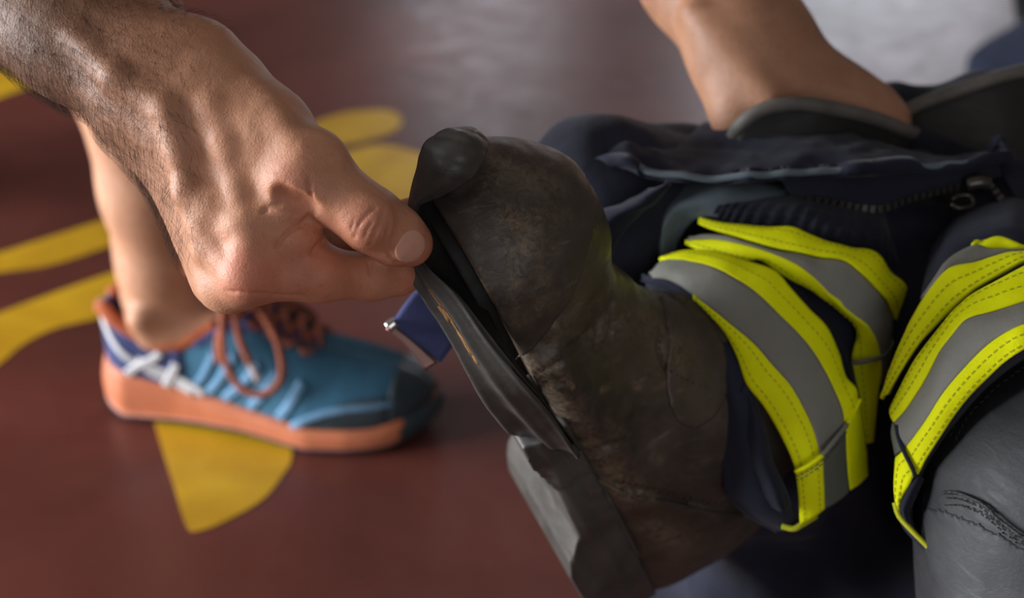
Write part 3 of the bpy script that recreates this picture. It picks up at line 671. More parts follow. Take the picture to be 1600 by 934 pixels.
# laces
lv = []
for i, x0 in enumerate(np.linspace(.122, .195, 6)):
    x1 = x0 + .010; wd = .020 - .0015 * i; zz = float(np.interp(x0, xt, zt)) + .006
    for s in (-1, 1):
        pts = cr([(x0, s * wd, zz - .008), (x0 + .004, s * wd * .4, zz + .001), (x1, -s * wd * .5, zz), (x1 + .003, -s * wd * 1.05, zz - .009)], 16)
        v2, f2 = tube(SW(pts), .0030, 6); mk('lace', v2, f2, M['lace'], shoe)
for s in (-1, 1):
    for x0 in np.linspace(.122, .195, 6):
        wd = .021 - .03 * (x0 - .122); zz = float(np.interp(x0, xt, zt)) - .002
        v2, f2 = tube(SW(cr([(x0 - .004, s * wd, zz), (x0 + .002, s * (wd + .005), zz - .003), (x0 + .008, s * wd, zz - .002)], 10)), .0028, 6); mk('lace_loop', v2, f2, M['lace'], shoe)
bow = [[(.120, 0, .126), (.128, -.03, .118), (.135, -.052, .088), (.150, -.060, .064), (.172, -.062, .060), (.186, -.054, .074), (.176, -.034, .098), (.150, -.012, .116), (.130, 0, .124)],
       [(.122, .002, .126), (.140, .03, .114), (.160, .048, .080), (.182, .046, .076), (.176, .026, .100), (.150, .008, .114), (.126, 0, .124)],
       [(.124, -.002, .127), (.134, -.022, .120), (.146, -.042, .100), (.158, -.052, .082)], [(.122, 0, .127), (.132, -.024, .118), (.127, -.042, .098), (.128, -.048, .078)]]
for p in bow: v2, f2 = tube(SW(cr(p, 60)), .0034, 7); mk('lace_bow', v2, f2, M['lace'], shoe)
v2, f2 = tube(SW(cr([(.156, -.050, .085), (.160, -.053, .078), (.166, -.056, .068)], 6)), .0028, 8); mk('lace_tip', v2, f2, M['aglet'], shoe)

# ------------------------------------------------------------------ first boot: lies tilted, toe up, held by its loose sole
BX = np.array([-.35, .663, .662]); BX /= np.linalg.norm(BX)
BZ = np.array([.86, .5, -.05]); BZ -= BX * (BZ @ BX); BZ /= np.linalg.norm(BZ); BY = np.cross(BZ, BX)
BO = C(968, 850, .83); BM = np.stack([BX, BY, BZ], 1)
def BW(p): return toW(np.asarray(p) @ BM.T + BO)
boot = empty('firefighter_boot', tuple(BW(np.array([.0, 0, -.03]))), 'worn brown leather boot with its sole peeling off at the toe', 'boot')
Yv = np.array([0, 1., 0])
bp = [el((.236, 0, .017), (.053, .050, .053), k=.012), rc((.212, 0, .012), .042, (.12, 0, .034), .052, .014, flat=(Yv, 1.12)),
      rc((.062, 0, .055), .078, (.062, 0, .17), .074, .03, flat=(Yv, 1.40)), el((.015, 0, .035), (.052, .040, .064), k=.02),
      rc((.10, .040, .02), .012, (.20, .042, .012), .012, .02)]
# vamp creases
for a, b2 in (((.205, .050, .030), (.168, .030, .075)), ((.192, .054, .022), (.150, .046, .066)), ((.182, .054, .040), (.160, .02, .088)), ((.172, .056, .030), (.140, .054, .050))):
    bp.append(rc(a, .0015, b2, .0012, .006, 's'))
lo, hi = np.array([-.06, -.075, -.002]), np.array([.315, .075, .155])
BF, bax = field(bp, lo, hi, .0013)
displace(BF, bax, lambda p: .0016 * fbm(p * 26 + 3, 3) + .0007 * vnoise(p * np.array([150, 60, 90])) * (p[:, 0] > .12), .02)
bg = grid_pts(bax); bx_, by_, bz_ = bg[..., 0], bg[..., 1], bg[..., 2]
B2L = lambda c: (c - BO) @ BM
def hit(px, py, off=0.0): return march(BF, bax, B2L, px, py, off)
def hits(pts, n=30, off=0.0):
    o = [hit(x, y, off) for x, y in cr(np.array(pts, float), n)]; return np.array([q2 for q2 in o if q2 is not None])
WEAR_SHEEN = np.zeros_like(BF)
def wear_sheen(pts, r, amt, n=14):
    q2 = hits(pts, n)
    h = float(bax[0][1] - bax[0][0]); r = max(r, h)
    for a in q2:
        i0 = [max(0, int((a[i] - 2.2 * r - bax[i][0]) / h)) for i in range(3)]; i1 = [int((a[i] + 2.2 * r - bax[i][0]) / h) + 2 for i in range(3)]; sl = tuple(slice(x, y) for x, y in zip(i0, i1))
        g = [bax[i][sl[i]] - a[i] for i in range(3)]; d2 = g[0][:, None, None] ** 2 + g[1][None, :, None] ** 2 + g[2][None, None, :] ** 2
        WEAR_SHEEN[sl] = np.maximum(WEAR_SHEEN[sl], amt * np.exp(-d2 / (r * r)))
wear_sheen([(746, 300), (744, 345), (752, 420), (768, 480), (794, 535)], .0022, .9, 60)
wear_sheen([(735, 215), (760, 240), (775, 290)], .006, .4)
wear_sheen([(770, 340), (778, 400)], .003, .6); wear_sheen([(792, 330), (800, 385), (806, 440)], .004, .8, 30); wear_sheen([(812, 350), (822, 390)], .005, .8); wear_sheen([(836, 330), (842, 420), (850, 470)], .004, .6)
wear_sheen([(800, 275), (850, 290)], .010, .35); wear_sheen([(788, 410), (800, 460), (815, 500)], .004, .45); wear_sheen([(760, 250), (790, 265)], .006, .5)
wear_sheen([(822, 575), (850, 600), (880, 640)], .008, .8); wear_sheen([(872, 640), (905, 690), (950, 745), (985, 775)], .011, .7); wear_sheen([(940, 612), (952, 600)], .0015, .9, 20); wear_sheen([(990, 598), (998, 604)], .002, .9)  # wide stroke along the sole line also paints the leather's glossy highlight
wear_sheen([(835, 560), (860, 530), (905, 480)], .006, .4); wear_sheen([(950, 760), (1010, 780)], .006, .6); wear_sheen([(1020, 820), (1060, 850)], .008, .5); wear_sheen([(1010, 500), (1060, 560)], .010, .35); wear_sheen([(930, 520), (980, 500)], .008, .3)
rw = np.random.RandomState(11)
def streaks(n, x0, x1, y0, y1, dx, dy, r0, r1, a0, a1):
    for _ in range(n):
        x, y, k = rw.uniform(x0, x1), rw.uniform(y0, y1), rw.uniform(.3, 1); wear_sheen([(x, y), (x + dx * k * .5 + rw.uniform(-4, 4), y + dy * k * .5), (x + dx * k, y + dy * k)], rw.uniform(r0, r1), rw.uniform(a0, a1), 26)
streaks(46, 765, 860, 300, 460, 10, 60, .0010, .0022, .6, 1.2); streaks(14, 720, 800, 230, 300, 30, 40, .0012, .0025, .4, .9); streaks(14, 850, 890, 300, 420, 8, 50, .001, .002, .3, .7)
streaks(26, 812, 870, 545, 640, 26, 34, .0008, .0016, .7, 1.2); streaks(7, 880, 1080, 480, 620, 30, -14, .0008, .0014, .25, .5); streaks(8, 900, 1120, 640, 820, 40, 30, .001, .003, .2, .45)
def groove(pts, n, r=.0007, k=.0020):
    q2 = hits(pts, n)
    apply(BF, bax, [rc(q2[i], r, q2[i + 1], r, k, 's') for i in range(len(q2) - 1) if np.linalg.norm(q2[i] - q2[i + 1]) < .02])
for pts in ([(880, 548), (930, 522), (985, 492)], [(905, 530), (940, 500), (960, 470)], [(850, 580), (890, 556), (920, 540)], [(935, 545), (975, 520)], [(925, 470), (935, 510), (930, 545)], [(835, 585), (856, 596), (880, 600)], [(955, 470), (958, 505), (950, 530)], [(880, 720), (930, 700), (990, 690)]): groove(pts, 10, .0005, .0030)
def boot_part(name, Fv, mat, smooth=1):
    v2, q2 = surfnet(Fv.astype(np.float32), bax, smooth); h = float(bax[0][1] - bax[0][0])
    ii = [np.clip(((v2[:, i] - bax[i][0]) / h).round().astype(int), 0, len(bax[i]) - 1) for i in range(3)]; t = .85 * WEAR_SHEEN[ii[0], ii[1], ii[2]]
    return mk(name, BW(v2), q2, mat, boot, colors=np.repeat(t[:, None], 3, 1))
def cut(p1, p2):      # plane through a line seen on the boot, running straight across to the other side
    m = p1 * np.array([1, -1, 1]); n = np.cross(p2 - p1, m - p1); n /= np.linalg.norm(n); return (bg - p1) @ n, n
seam = [(809, 556), (842, 524), (868, 488), (892, 452), (913, 410)]
hp = hits(seam, 24, .001); capd, n_ = cut(hp[0], hp[-1]); capd = capd * np.sign(n_[0])
hq = hits([(958, 760), (1010, 772), (1080, 790), (1165, 803)], 24, .001); hcd, n_ = cut(hq[0], hq[-1]); hcd = hcd * -np.sign(n_[0])
for pts in ([(806, 560), (840, 528), (866, 492), (890, 456), (911, 414)], [(958, 756), (1010, 768), (1080, 786), (1165, 799)], [(1034, 512), (1030, 545), (1048, 584), (1080, 606), (1112, 612)], [(1042, 512), (1062, 503), (1090, 505)], [(1050, 575), (1085, 578), (1112, 582)]): groove(pts, 24, .0011, .0016)
boot_part('leather_upper', np.maximum(np.maximum(BF, -bz_), bz_ - .118), M['leather'])
boot_part('toe_cap', np.maximum(np.maximum(BF - .0026, -bz_), -capd), M['leather_cap'])
boot_part('heel_counter', np.maximum(np.maximum(BF - .0016, -bz_), np.maximum(-hcd, np.maximum(bz_ - .112, bx_ - .12))), M['leather'])
pr = np.sqrt(((bx_ - .095) / .040) ** 2 + ((bz_ - .105) / .034) ** 2) - 1
pq = hit(1085, 575)
pr = np.sqrt((((bg - pq) @ np.array([.8, 0, .6])) / .026) ** 2 + (((bg - pq) @ np.array([-.6, 0, .8])) / .019) ** 2) - 1
lab(boot_part('ankle_patch', np.maximum(np.maximum(np.maximum(BF - .0014, -by_), pr * .02), bz_ - .116), M['leather']), 'oval stitched ankle patch')
for pts in ([(803, 562), (838, 531), (862, 496), (886, 460), (906, 420)], [(960, 752), (1010, 764), (1080, 782), (1165, 794)], [(1036, 520), (1032, 545), (1050, 580), (1090, 600), (1112, 606)]):
    ln = hits(pts, 40, .0024); w = BW(ln); n = w - BW(np.array([.12, 0, .04])); n /= np.linalg.norm(n, axis=1, keepdims=True); v2, f2 = stitches(w, n, .0042, .0024, .0004, -.0008); mk('stitch_row', v2, f2, M['thread_dark'], boot, kind='stuff')
# sole (glued part) with heel block
i0 = int(np.argmin(np.abs(bax[2] - .006))); F2 = BF[:, :, i0]
sax = [bax[0], bax[1], np.arange(-.045, .012, .0013, dtype=np.float32)]; sg = grid_pts(sax)
bot = np.interp(sg[..., 0], [-.06, .055, .068, .085, .125, .15, .20], [-.034, -.034, -.030, -.019, -.017, -.022, -.020])
SF = np.maximum(np.maximum(F2[:, :, None] - .0035 - .0012 * np.sin(sg[..., 2] * 420) * (np.abs(sg[..., 2] + .016) < .012), bot - sg[..., 2]), sg[..., 2] - .004)
def sole_part(name, Fv, mat):
    v2, q2 = surfnet(Fv.astype(np.float32), sax, 2); return mk(name, BW(v2), q2, mat, boot)
sole_part('sole', np.maximum(SF, sg[..., 0] - .168), M['rubber'])
sole_part('insole_board', np.maximum(np.maximum(F2[:, :, None] + .011, -.006 - sg[..., 2]), np.maximum(sg[..., 2] - .003, .16 - sg[..., 0])), M['rubber_dark'])
ln2 = hits([(826, 590), (868, 664), (912, 728), (955, 772), (985, 815), (1008, 862)], 40, .001); ln2[:, 2] = np.minimum(ln2[:, 2], .004)
v2, f2 = tube(BW(ln2), .0018, 8); mk('welt', v2, f2, M['rubber'], boot)
# the peeled rubber edge: from the top of the toe, through the pinch, to the near side
fr = [[(738, 197, .634), (746, 202, .6315), (755, 210, .630), (764, 220, .632)], [(700, 202, .626), (722, 212, .620), (742, 228, .618), (757, 247, .622)], [(664, 224, .623), (690, 240, .616), (714, 260, .614), (736, 278, .619)],
      [(651, 262, .627), (666, 276, .620), (682, 292, .618), (697, 304, .622)], [(638, 308, .631), (644, 314, .628), (650, 319, .627), (656, 322, .629)], [(634, 345, .633), (640, 350, .632), (646, 354, .632), (652, 356, .633)],
      [(634, 385, .634), (641, 388, .633), (648, 390, .633), (655, 392, .634)], [(636, 418, .634), (646, 418, .631), (656, 418, .629), (668, 418, .630)], [(668, 478, .634), (682, 472, .628), (697, 466, .624), (714, 461, .624)],
      [(711, 544, .636), (728, 540, .630), (746, 536, .624), (764, 532, .622)], [(750, 618, .646), (772, 612, .638), (794, 604, .631), (818, 596, .628)], [(788, 668, .668), (815, 664, .660), (842, 660, .651), (866, 652, .648)], [(806, 676, .695), (846, 694, .684), (882, 704, .674), (906, 716, .672)]]
ridge = lambda u, v: .0013 * np.exp(-((v - .06) / .07) ** 2) + .0016 * np.exp(-((v - .52) / .09) ** 2) + .0010 * np.exp(-((v - .95) / .07) ** 2) - .0012 * np.exp(-((v - .28) / .10) ** 2)
ridge2 = lambda u, v: ridge(u, v) * np.clip((u - .45) / .1, 0, 1) + .0009 * np.abs(np.sin(u * 48 + v * 3.4)) ** .6 * np.exp(-((u - .12) / .12) ** 2)
flp, gfl, nfl = patch('peeled_sole_edge', fr, M['rubber'], boot, .0042, 130, 34, .0005, 60, ridge2)
lab(flp, 'bent strip of sole rubber pulled away from the toe')
# inside of the peeled sole, dark
patch('peeled_sole_inside', [[(700, 300, .630), (716, 292, .648), (735, 280, .668)], [(656, 320, .633), (690, 312, .650), (725, 300, .668)], [(652, 352, .637), (690, 345, .650), (728, 335, .662)], [(655, 392, .638), (700, 392, .647), (738, 395, .654)], [(668, 420, .634), (708, 430, .642), (745, 445, .648)], [(714, 463, .628), (745, 488, .636), (772, 505, .642)], [(764, 534, .628), (785, 552, .638), (806, 562, .646)], [(818, 598, .634), (834, 612, .646), (850, 622, .656)]], M['rubber_dark'], boot, .003, 50, 12, .0008, 70)
for u0, v0, r in ((.66, .34, 3), (.735, .34, 5), (.76, .38, 3), (.69, .30, 2)):
    i, j = int(u0 * 129), int(v0 * 33); gg = gfl[i - r:i + r + 1, max(0, j - 2):j + 3]; n = nfl[i - r:i + r + 1, max(0, j - 2):j + 3]
    v2, f2 = slab(gg + n * (.0004 + .0003 * fbm(gg * 500, 2)[..., None]), n, .0006); lab(mk('glue_residue', v2, f2, M['glue'], flp), 'tan glue residue')
# boot shaft top seen behind the rolled trousers
def ring_wall(name, rim, low, mat, parent, thick=.005, nu=70):
    a = np.array(PW(rim)); b2 = np.array(PW(low)); a = np.concatenate([a, a[:1]]); b2 = np.concatenate([b2, b2[:1]]); ga, gb = cr(a, nu), cr(b2, nu)
    g = np.stack([ga * (1 - t) + gb * t for t in np.linspace(0, 1, 10)], 1); cen = a.mean(0); n = g - cen; n[..., 2] *= .1; n /= np.linalg.norm(n, axis=-1, keepdims=True)
    g = g + n * (.0025 * fbm(g * 22, 2))[..., None]; v2, f2 = slab(g, n, thick); o = mk(name, v2, f2, mat, parent)
    v2, f2 = tube(ga, .0042, 8); r = mk('shaft_rim', v2, f2, M['rim'], o); return o
rim = [(1146, 212, .800), (1160, 192, .788), (1192, 171, .784), (1244, 162, .784), (1300, 169, .79), (1368, 186, .81), (1420, 206, .835), (1440, 214, .89), (1360, 222, .94), (1240, 222, .94), (1165, 216, .885)]
ring_wall('shaft_top', rim, [(x - 10, y + 70, d + .01) for x, y, d in rim], M['leather_dark'], boot)

# ------------------------------------------------------------------ second boot, inside the other cuff
boot2 = empty('firefighter_boot', tuple(P(1700, 1100, .70)), 'grey black leather boot with a stitched seam in the lower right cuff', 'boot')
b2p = [rc(C(1682, 776, .70), .070, C(1570, 600, .775), .060, .03), rc(C(1682, 776, .70), .070, C(1698, 960, .70), .0685, .03), rc(C(1698, 960, .70), .066, C(1960, 1040, .63), .046, .04), el(C(1990, 1040, .61), (.05, .045, .06), k=.03)]
lo, hi = bounds(b2p, .01); BF2, ax2 = field(b2p, lo, hi, .0016); displace(BF2, ax2, lambda p: .0015 * fbm(p * 24 + 9, 3), .02); g2 = grid_pts(ax2)
pxx = 800 + g2[..., 0] / -g2[..., 2] * FPX; pyy = 467 - g2[..., 1] / -g2[..., 2] * FPX
solez = C(1700, 1105, .70)[1]
a3, b3 = C(1457, 764, .66), C(1600, 844, .63); pl = np.cross(b3 - a3, np.array([.0, .25, 1.])); pl /= np.linalg.norm(pl); pl *= np.sign(pl[1]); sd2 = (g2 - a3) @ pl
for nm, Fv, mt in (('leather_upper', np.maximum(BF2, solez - g2[..., 1]), M['leather_grey']), ('heel_counter', np.maximum(np.maximum(BF2 - .0009, sd2), solez - g2[..., 1]), M['leather_grey']),
                   ('sole', np.maximum(np.maximum(BF2 - .005, g2[..., 1] - solez - .002), solez - .028 - g2[..., 1]), M['rubber'])):
    v2, q2 = surfnet(Fv.astype(np.float32), ax2, 3); mk(nm, toW(v2), q2, mt, boot2)
def on_f(Fv, ax, cen, pts, off):
    out = []; h = ax[0][1] - ax[0][0]
    for p in cr(np.array([C(*q2) for q2 in pts]), 60):
        d = p - cen; d /= np.linalg.norm(d); t = np.linspace(.02, .13, 300); q2 = cen + np.outer(t, d); ii = [np.clip(((q2[:, i] - ax[i][0]) / h).round().astype(int), 0, len(ax[i]) - 1) for i in range(3)]
        f = Fv[ii[0], ii[1], ii[2]]; k = np.where(f > off)[0]; out.append(q2[k[0]] if len(k) else q2[-1])
    return np.array(out)
c2 = C(1682, 800, .70)
for k, pts in enumerate(([(1474, 777, .67), (1486, 778, .66), (1516, 793, .645), (1552, 822, .638), (1600, 851, .633)], [(1476, 789, .67), (1494, 789, .66), (1520, 805, .645), (1556, 833, .638), (1600, 862, .633)],
                         [(1492, 690, .68), (1512, 655, .68), (1556, 608, .68), (1600, 580, .68), (1640, 566, .68)], [(1500, 696, .675), (1520, 662, .675), (1563, 618, .675), (1604, 592, .675), (1640, 578, .675)])):
    w = toW(on_f(BF2, ax2, c2, pts, .002)); n = w - toW(c2); n /= np.linalg.norm(n, axis=1, keepdims=True); v2, f2 = stitches(w, n, .0042, .0026, .0004, -.0003); mk('stitch_row', v2, f2, M['leather_dark'], boot2, kind='stuff')
w = toW(on_f(BF2, ax2, c2, [(1466, 768, .67), (1482, 768, .66), (1516, 785, .645), (1552, 814, .638), (1610, 848, .633)], .0025)); v2, f2 = tube(w, .0009, 7); mk('seam_piping', v2, f2, M['leather_grey'], boot2)
rim = [(1378, 214, .90), (1400, 188, .87), (1440, 162, .85), (1520, 133, .84), (1600, 110, .845), (1690, 100, .88), (1760, 140, .95), (1640, 175, .99), (1500, 200, .97), (1410, 214, .94)]
ring_wall('shaft_top', rim, [(x, y + 170, d) for x, y, d in rim], M['leather_dark'], boot2)

# ------------------------------------------------------------------ trousers rolled down over the boots
tro = empty('firefighter_trousers', tuple(np.array([.27, .95, 0.0])), 'navy firefighter trousers with yellow and silver reflective bands rolled over the boots', 'trousers')
tp = [rc(C(1190, 600, .808), .062, C(1300, 480, .835), .070, .02), rc(C(1300, 480, .835), .070, C(1400, 400, .90), .075, .03),
      rc(C(1440, 420, .87), .062, C(1548, 570, .770), .056, .02), rc(C(1150, 320, .90), .052, C(1560, 300, .92), .075, .03),
      rc(C(945, 320, .815), .044, C(1040, 330, .86), .050, .02), rc(C(945, 320, .815), .044, C(965, 420, .83), .038, .02),
      rc(C(1190, 700, .86), .06, C(1400, 640, .90), .09, .04), rc(C(1250, 900, .93), .075, C(1420, 860, .93), .10, .04), rc(C(1420, 860, .93), .10, C(1640, 980, .86), .12, .04),
      rc(C(1100, 960, 1.00), .05, C(1230, 930, .97), .07, .03), rc(C(1400, 520, 1.02), .12, C(1600, 560, 1.0), .13, .05)]
lo, hi = bounds(tp, .015)
def folds(p):
    w = fbm(p * 9 + 4, 2)[:, None] * np.array([.03, .03, .03]); q2 = p + w
    return .0045 * np.sin((q2 @ np.array([55, 80, 30.]))) * (0.4 + vnoise(p * 14) * .6) + .0028 * fbm(p * 34, 3) - .003
TF, ax3 = field(tp, lo, hi, .0042); displace(TF, ax3, folds, .03); gz = toW(grid_pts(ax3))[..., 2]
v2, q2 = surfnet(np.maximum(TF, .001 - gz).astype(np.float32), ax3, 1); mk('trouser_cloth', toW(v2), q2, M['navy'], tro)

# bands: each tape is a strip of its own, with thickness, following the leg's roundness
def tape(name, e0, e1, mat, nu=70, nv=12, thick=.0022, wr=.0006, st=(), label=None, bow=.0012, lift=0.0):
    a, b2 = cr(PW(e0), nu), cr(PW(e1), nu)
    g = np.stack([a * (1 - t) + b2 * t for t in np.linspace(0, 1, nv)], 1); n = gnormals(g); v = np.linspace(0, 1, nv)
    g = g + n * (bow * np.sin(v * math.pi)[None, :, None] + (wr * fbm(g * 55, 3))[..., None] + lift); n = gnormals(g); vv2, ff2 = slab(g, n, thick); o = mk(name, vv2, ff2, mat, tro)
    if label: lab(o, label)
    for s in st:
        j = s * (nv - 1); j0 = int(j); j1 = min(j0 + 1, nv - 1); line = g[:, j0] * (1 - (j - j0)) + g[:, j1] * (j - j0); sv, sf = stitches(line, n[:, j0]); mk('stitch_row', sv, sf, M['thread'], o, smooth=False, kind='stuff')
    return o, g, n
YL, SL = 'fluorescent yellow tape', 'silver reflective tape'
dp = lambda pts, ds: [(x, y, d) for (x, y), d in zip(pts, ds)]
D1 = [.772, .752, .738, .728, .722, .717, .714, .714, .716, .720, .724, .730, .738]
O1 = dp([(1084, 463), (1111, 493), (1134, 523), (1152, 560), (1166, 599), (1193, 635), (1220, 680), (1241, 728), (1247, 770), (1250, 820)], [.736, .730, .725, .721, .719, .717, .716, .718, .724, .733])
A1b = dp([(1086, 464), (1111, 481), (1145, 509), (1178, 537), (1206, 569), (1235, 602), (1256, 638), (1274, 680), (1287, 740), (1289, 795)], [.735, .728, .722, .717, .714, .712, .712, .713, .718, .728])
A1 = dp([(1016, 434), (1042, 437), (1064, 448), (1086, 464), (1111, 481), (1145, 509), (1178, 537), (1206, 569), (1235, 602), (1256, 638), (1274, 680), (1287, 740), (1289, 795)], [.768, .752, .742, .735, .728, .722, .717, .714, .712, .712, .713, .718, .728])
B1 = dp([(1018, 424), (1036, 407), (1070, 406), (1111, 416), (1148, 434), (1181, 456), (1217, 490), (1258, 532), (1284, 570), (1305, 612), (1318, 650), (1322, 710), (1328, 766)], [.775, .762, .748, .736, .729, .724, .719, .716, .716, .717, .719, .726, .738])
T1 = dp([(1030, 406), (1056, 394), (1090, 390), (1125, 394), (1167, 407), (1209, 421), (1234, 447), (1262, 478), (1292, 512), (1311, 552), (1322, 588), (1340, 610), (1343, 650), (1356, 704), (1358, 742)], [.775, .765, .752, .743, .737, .731, .727, .725, .724, .726, .726, .724, .734, .746, .755])
B1f = dp([(1036, 407), (1062, 405), (1090, 409), (1120, 419), (1148, 434), (1181, 456), (1217, 490), (1245, 518), (1270, 548), (1290, 580), (1305, 612), (1318, 650), (1322, 690), (1324, 730), (1328, 766)], [.762, .750, .741, .734, .729, .724, .719, .717, .716, .716, .717, .719, .723, .730, .738])
tape('yellow_tape', O1, A1b, M['yellow'], st=(.25, .75), label=YL)
_, gS, nS = tape('silver_tape', A1, B1, M['silver'], label=SL, wr=.0004)
tape('yellow_tape', B1f, T1, M['yellow'], st=(.5,), label=YL)
# overlapped end of the first band: a second layer with a raised stitched edge
seamA = PW([(1243, 737, .716), (1262, 728, .711), (1284, 712, .709), (1304, 688, .712), (1322, 664, .718), (1336, 640, .722), (1344, 624, .724)])
sq = cr(seamA, 42)
for i0_, i1_, mt in ((0, 15, 'yellow'), (14, 29, 'silver'), (28, 42, 'yellow')):
    v2, f2 = tube(sq[i0_:i1_], .0012, 7); mk('tape_seam', v2, f2, M[mt], tro)
for dy in (10, 18):
    w = cr(seamA - np.array([0, 0, dy * .00032]), 42); sv, sf = stitches(w, np.tile(CAMP - w.mean(0), (42, 1)), .003, .0022, .0003, .0018); mk('stitch_row', sv, sf, M['thread_dark'], tro, kind='stuff')
O1e, A1e, B1e, T1e = [[p for p in L if p[1] > yy] for L, yy in ((O1, 725), (A1b, 700), (B1f, 655), (T1, 620))]
up_ = lambda L: [(x, y, d - .0022) for x, y, d in L]
tape('yellow_tape', up_([(1243, 738, .719)] + O1e[1:]), up_([(1286, 712, .715)] + A1e[-2:]), M['yellow'], 24, 10, label=YL, st=(.2, .8))
tape('silver_tape', up_([(1286, 712, .715)] + A1e[-2:]), up_([(1322, 666, .720)] + B1e[-2:]), M['silver_dark'], 24, 10, label=SL)
tape('yellow_tape', up_([(1322, 666, .720)] + B1e[-2:]), up_([(1344, 624, .728)] + T1e[-2:]), M['yellow'], 24, 10, label=YL)
# second band, half hidden by the fold
O2 = dp([(1072, 382), (1088, 390), (1120, 402), (1152, 410), (1184, 406), (1222, 430), (1256, 448), (1289, 468), (1322, 490), (1337, 506), (1338, 525), (1333, 545), (1331, 572), (1340, 620), (1348, 692)], [.775, .764, .755, .749, .746, .742, .740, .740, .742, .744, .746, .748, .750, .752, .758])
A2 = dp([(1075, 376), (1109, 373), (1139, 377), (1181, 387), (1222, 402), (1250, 416), (1272, 434), (1290, 456), (1311, 476), (1334, 493), (1359, 515), (1373, 540), (1378, 579), (1372, 620), (1366, 690)], [.772, .760, .752, .744, .738, .735, .733, .732, .731, .732, .735, .739, .744, .750, .760])
A2s = A2[:12] + [(1378, 579, .744), (1374, 604, .748)]
B2 = dp([(1075, 372), (1100, 364), (1134, 365), (1173, 377), (1205, 386), (1242, 394), (1284, 402), (1320, 408), (1342, 425), (1367, 451), (1388, 474), (1398, 498), (1397, 545), (1390, 590)], [.772, .764, .756, .749, .744, .740, .736, .734, .733, .735, .740, .746, .754, .760])
B2y = dp([(1092, 352), (1114, 360), (1140, 367), (1173, 377), (1205, 386), (1242, 394), (1284, 402), (1320, 408), (1342, 425), (1367, 451), (1388, 474), (1400, 504)], [.772, .764, .756, .749, .744, .740, .736, .734, .733, .735, .740, .750])
T2 = dp([(1096, 340), (1117, 346), (1156, 353), (1200, 356), (1237, 355), (1261, 365), (1292, 378), (1328, 388), (1367, 395), (1389, 426), (1414, 449), (1408, 490)], [.775, .768, .760, .752, .747, .745, .743, .743, .746, .748, .752, .762])
tape('yellow_tape', O2, A2, M['yellow'], st=(.35,), label=YL, wr=.0008)
tape('silver_tape', A2s, B2, M['silver'], label=SL, wr=.0012, lift=-.0006)
tape('yellow_tape', B2y, T2, M['yellow'], st=(.25, .75), label=YL, lift=.0012)
v2, f2 = tube(cr(PW([(1332, 566, .746), (1345, 566, .742), (1360, 562, .740), (1378, 556, .742), (1392, 540, .748), (1400, 515, .752)]), 30), .0013, 7); mk('tape_seam', v2, f2, M['silver'], tro)
# navy cloth folded between the two bands
patch('fold', [[(1150, 405, .752), (1180, 412, .752), (1200, 425, .748)], [(1215, 425, .756), (1230, 440, .756), (1245, 462, .748)], [(1290, 466, .760), (1296, 490, .758), (1302, 522, .746)], [(1338, 504, .764), (1332, 545, .756), (1325, 585, .742)], [(1345, 580, .766), (1345, 610, .758), (1344, 635, .744)]], M['navy'], tro, .003, 40, 12, .0008)
# dark hem around the first boot
patch('cuff_hem', [[(1004, 438, .775), (1012, 432, .770), (1022, 428, .768)], [(1040, 452, .758), (1056, 444, .752), (1070, 446, .750)], [(1078, 492, .748), (1096, 484, .736), (1112, 486, .738)], [(1102, 548, .742), (1122, 540, .728), (1142, 536, .728)], [(1114, 610, .740), (1140, 606, .724), (1166, 602, .722)], [(1124, 672, .738), (1156, 676, .722), (1186, 664, .722)], [(1128, 730, .740), (1168, 740, .724), (1206, 720, .724)], [(1140, 774, .744), (1184, 784, .728), (1226, 764, .728)], [(1180, 806, .752), (1212, 816, .738), (1240, 800, .736)], [(1214, 824, .756), (1232, 828, .744), (1250, 822, .742)]], M['navy_hem'], tro, .004, 70, 18, .0014, 40, lambda u, v: .002 * np.exp(-((v - .06) / .05) ** 2) + .0015 * np.sin(v * 9) * np.clip(u - .5, 0, 1))
patch('cuff_hem', [[(1156, 600, .728), (1164, 602, .723), (1168, 604, .725)], [(1163, 650, .724), (1180, 652, .716), (1190, 648, .722)], [(1170, 710, .722), (1190, 716, .712), (1204, 708, .720)], [(1188, 760, .724), (1210, 768, .712), (1226, 758, .720)], [(1204, 792, .730), (1222, 800, .718), (1238, 790, .726)]], M['navy_hem'], tro, .004, 40, 12, .0010, 50)
v2, f2 = tube(cr(PW([(1222, 822, .735), (1240, 826, .732), (1252, 820, .732), (1275, 806, .736)]), 16), .0016, 7); lab(mk('tape_edge', v2, f2, M['thread'], tro), 'pale yellow edge')
# right leg bands
RT = [(1515, 384, .712), (1540, 374, .708), (1564, 369, .706), (1600, 383, .702), (1650, 400, .705)]; RTl = [(1530, 384, .709), (1548, 389, .706), (1570, 391, .704), (1600, 391, .701), (1650, 404, .703)]
SAu = [(1438, 466, .712), (1458, 436, .706), (1477, 408, .704), (1501, 391, .704), (1526, 382, .706), (1548, 388, .704), (1579, 390, .700), (1620, 394, .699)]; SAl = [(1446, 464, .704), (1462, 444, .700), (1479, 422, .698), (1500, 417, .697), (1523, 411, .696), (1548, 402, .696), (1580, 395, .696), (1620, 392, .696)]
YBu = [(1376, 622, .714), (1395, 566, .700), (1420, 507, .694), (1445, 463, .692), (1481, 421, .692), (1523, 411, .690), (1565, 398, .690), (1600, 393, .690), (1650, 390, .695)]; YBl = [(1386, 617, .704), (1408, 582, .694), (1435, 540, .688), (1462, 510, .686), (1490, 482, .684), (1519, 457, .682), (1556, 432, .680), (1598, 408, .680), (1650, 390, .684)]
